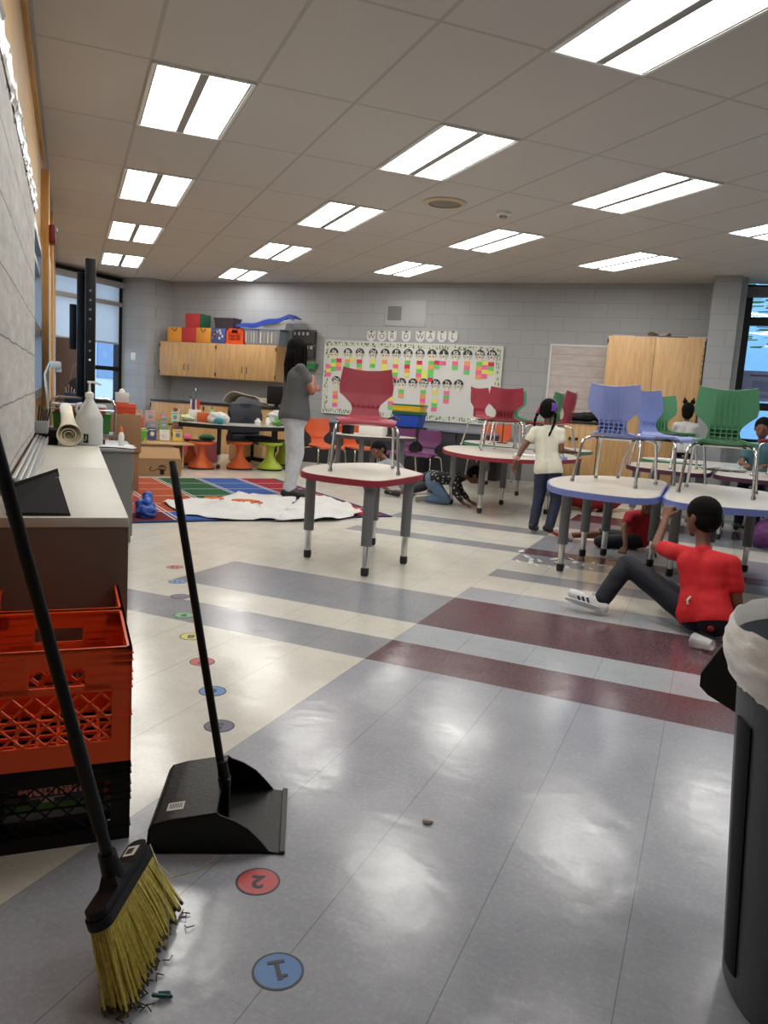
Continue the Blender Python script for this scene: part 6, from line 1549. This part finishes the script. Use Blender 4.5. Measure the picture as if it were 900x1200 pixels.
# 6. crawling child
J = dict(pelvis=(-2.80, 8.0, .27), chest=(-2.56, 8.13, .29), neck=(-2.48, 8.18, .30), head=(-2.39, 8.23, .33), hf=(.55, .25, -.8), hu=(.75, .3, .55),
         Ls=(-2.60, 8.22, .28), Le=(-2.56, 8.28, .15), Lw=(-2.42, 8.22, .04), ld=(.8, .1, -.2),
         Rs=(-2.54, 8.05, .27), Re=(-2.52, 8.0, .15), Rw=(-2.42, 8.0, .035), rd=(.9, .1, -.2),
         Lhip=(-2.82, 8.06, .24), Lk=(-2.66, 8.10, .06), La=(-2.88, 8.10, .05), Lt=(-2.97, 8.08, .03),
         Rhip=(-2.78, 7.94, .23), Rk=(-2.61, 7.97, .06), Ra=(-2.82, 7.93, .05), Rt=(-2.92, 7.91, .03))
g = NT('patterned_hoodie'); vo = g.n('ShaderNodeTexVoronoi'); vo.inputs['Scale'].default_value = 26; g.l(g.tc.outputs['Object'], vo.inputs['Vector'])
g.l(g.ramp(vo.outputs['Distance'], [(.22, rgb(170, 168, 164)), (.32, rgb(34, 34, 36))]), g.b.inputs['Base Color']); g.b.inputs['Roughness'].default_value = .85
person('child crawling on hands and knees in black and white patterned top and blue jeans', J, .98, g.m, mat('blue_jeans', (84, 108, 134), .8, var=.12, vscale=18), mat('grey_trainer', (128, 124, 118), .7), hair_short, .010, sleeve=1.7, wr=.004, sole=mat('pale_sole', (190, 186, 178), .6))

# 7. child with cat-ear band, seated behind the green table
def hair_cat(t, hm, q, J, vox):
    m = MB(); m.ball((0, -.01 * q, .024 * q), (.078 * q, .092 * q, .086 * q), 18, hm); m.ball((0, -.03 * q, -.04 * q), (.07 * q, .06 * q, .07 * q), 16, hm)
    part('hair', blob_mesh('hair', m, vox, 1, .002, 70), HAIRM, t)
    for sg in (-1, 1):
        e = MB(); e.ball((sg * .045 * q, -.01, .115 * q), (.03 * q, .026 * q, .032 * q), 10, hm); e.tube([hm @ Vector((sg * .045 * q, -.01, .11 * q)), hm @ Vector((sg * .055 * q, -.01, .17 * q))], [.026 * q, .004], 8)
        part('hair_puff', e, HAIRM, t)
def sitting(label, x, y, zs, shirt, hair, dirn=(0, 1), s=1.0, seat=True, headz=.0, skin=SKIN):
    f = Vector((dirn[0], dirn[1], 0)).normalized(); r = Vector((f.y, -f.x, 0)); p = Vector((x, y, zs)); u = Vector((0, 0, 1))
    J = dict(pelvis=p, chest=p + u * .27 * s + f * .02, neck=p + u * .365 * s + f * .025, head=p + u * .485 * s + f * .04, hf=f - u * .2, hu=u,
             Ls=p - r * .115 * s + u * .30 * s, Le=p - r * .14 * s + u * .14 * s + f * .10, Lw=p - r * .08 * s + u * .14 * s + f * .25, ld=f + r * .3,
             Rs=p + r * .115 * s + u * .30 * s, Re=p + r * .14 * s + u * .14 * s + f * .10, Rw=p + r * .08 * s + u * .14 * s + f * .25, rd=f - r * .3,
             Lhip=p - r * .06 * s, Lk=p - r * .07 * s + f * .27 * s, La=p - r * .07 * s + f * .27 * s - u * (zs - .06), Lt=p - r * .07 * s + f * .37 * s - u * (zs - .035),
             Rhip=p + r * .06 * s, Rk=p + r * .07 * s + f * .27 * s, Ra=p + r * .07 * s + f * .27 * s - u * (zs - .06), Rt=p + r * .07 * s + f * .37 * s - u * (zs - .035))
    return person(label, J, s, shirt, NV2, BS, hair, .012, sleeve=.6, skin=skin)
sitting('child with cat-ear hair puffs and pale top seated at the far green-edged table', -.36, 10.42, .70, mat('pale_grey_top', (190, 190, 190), .85), hair_cat, (0, 1), 1.0)
sitting('child with dark hair at the right edge, half hidden behind the large green chair', .44, 8.98, .52, mat('teal_top', (60, 100, 110), .8), hair_short, (-.2, -1), 1.08)
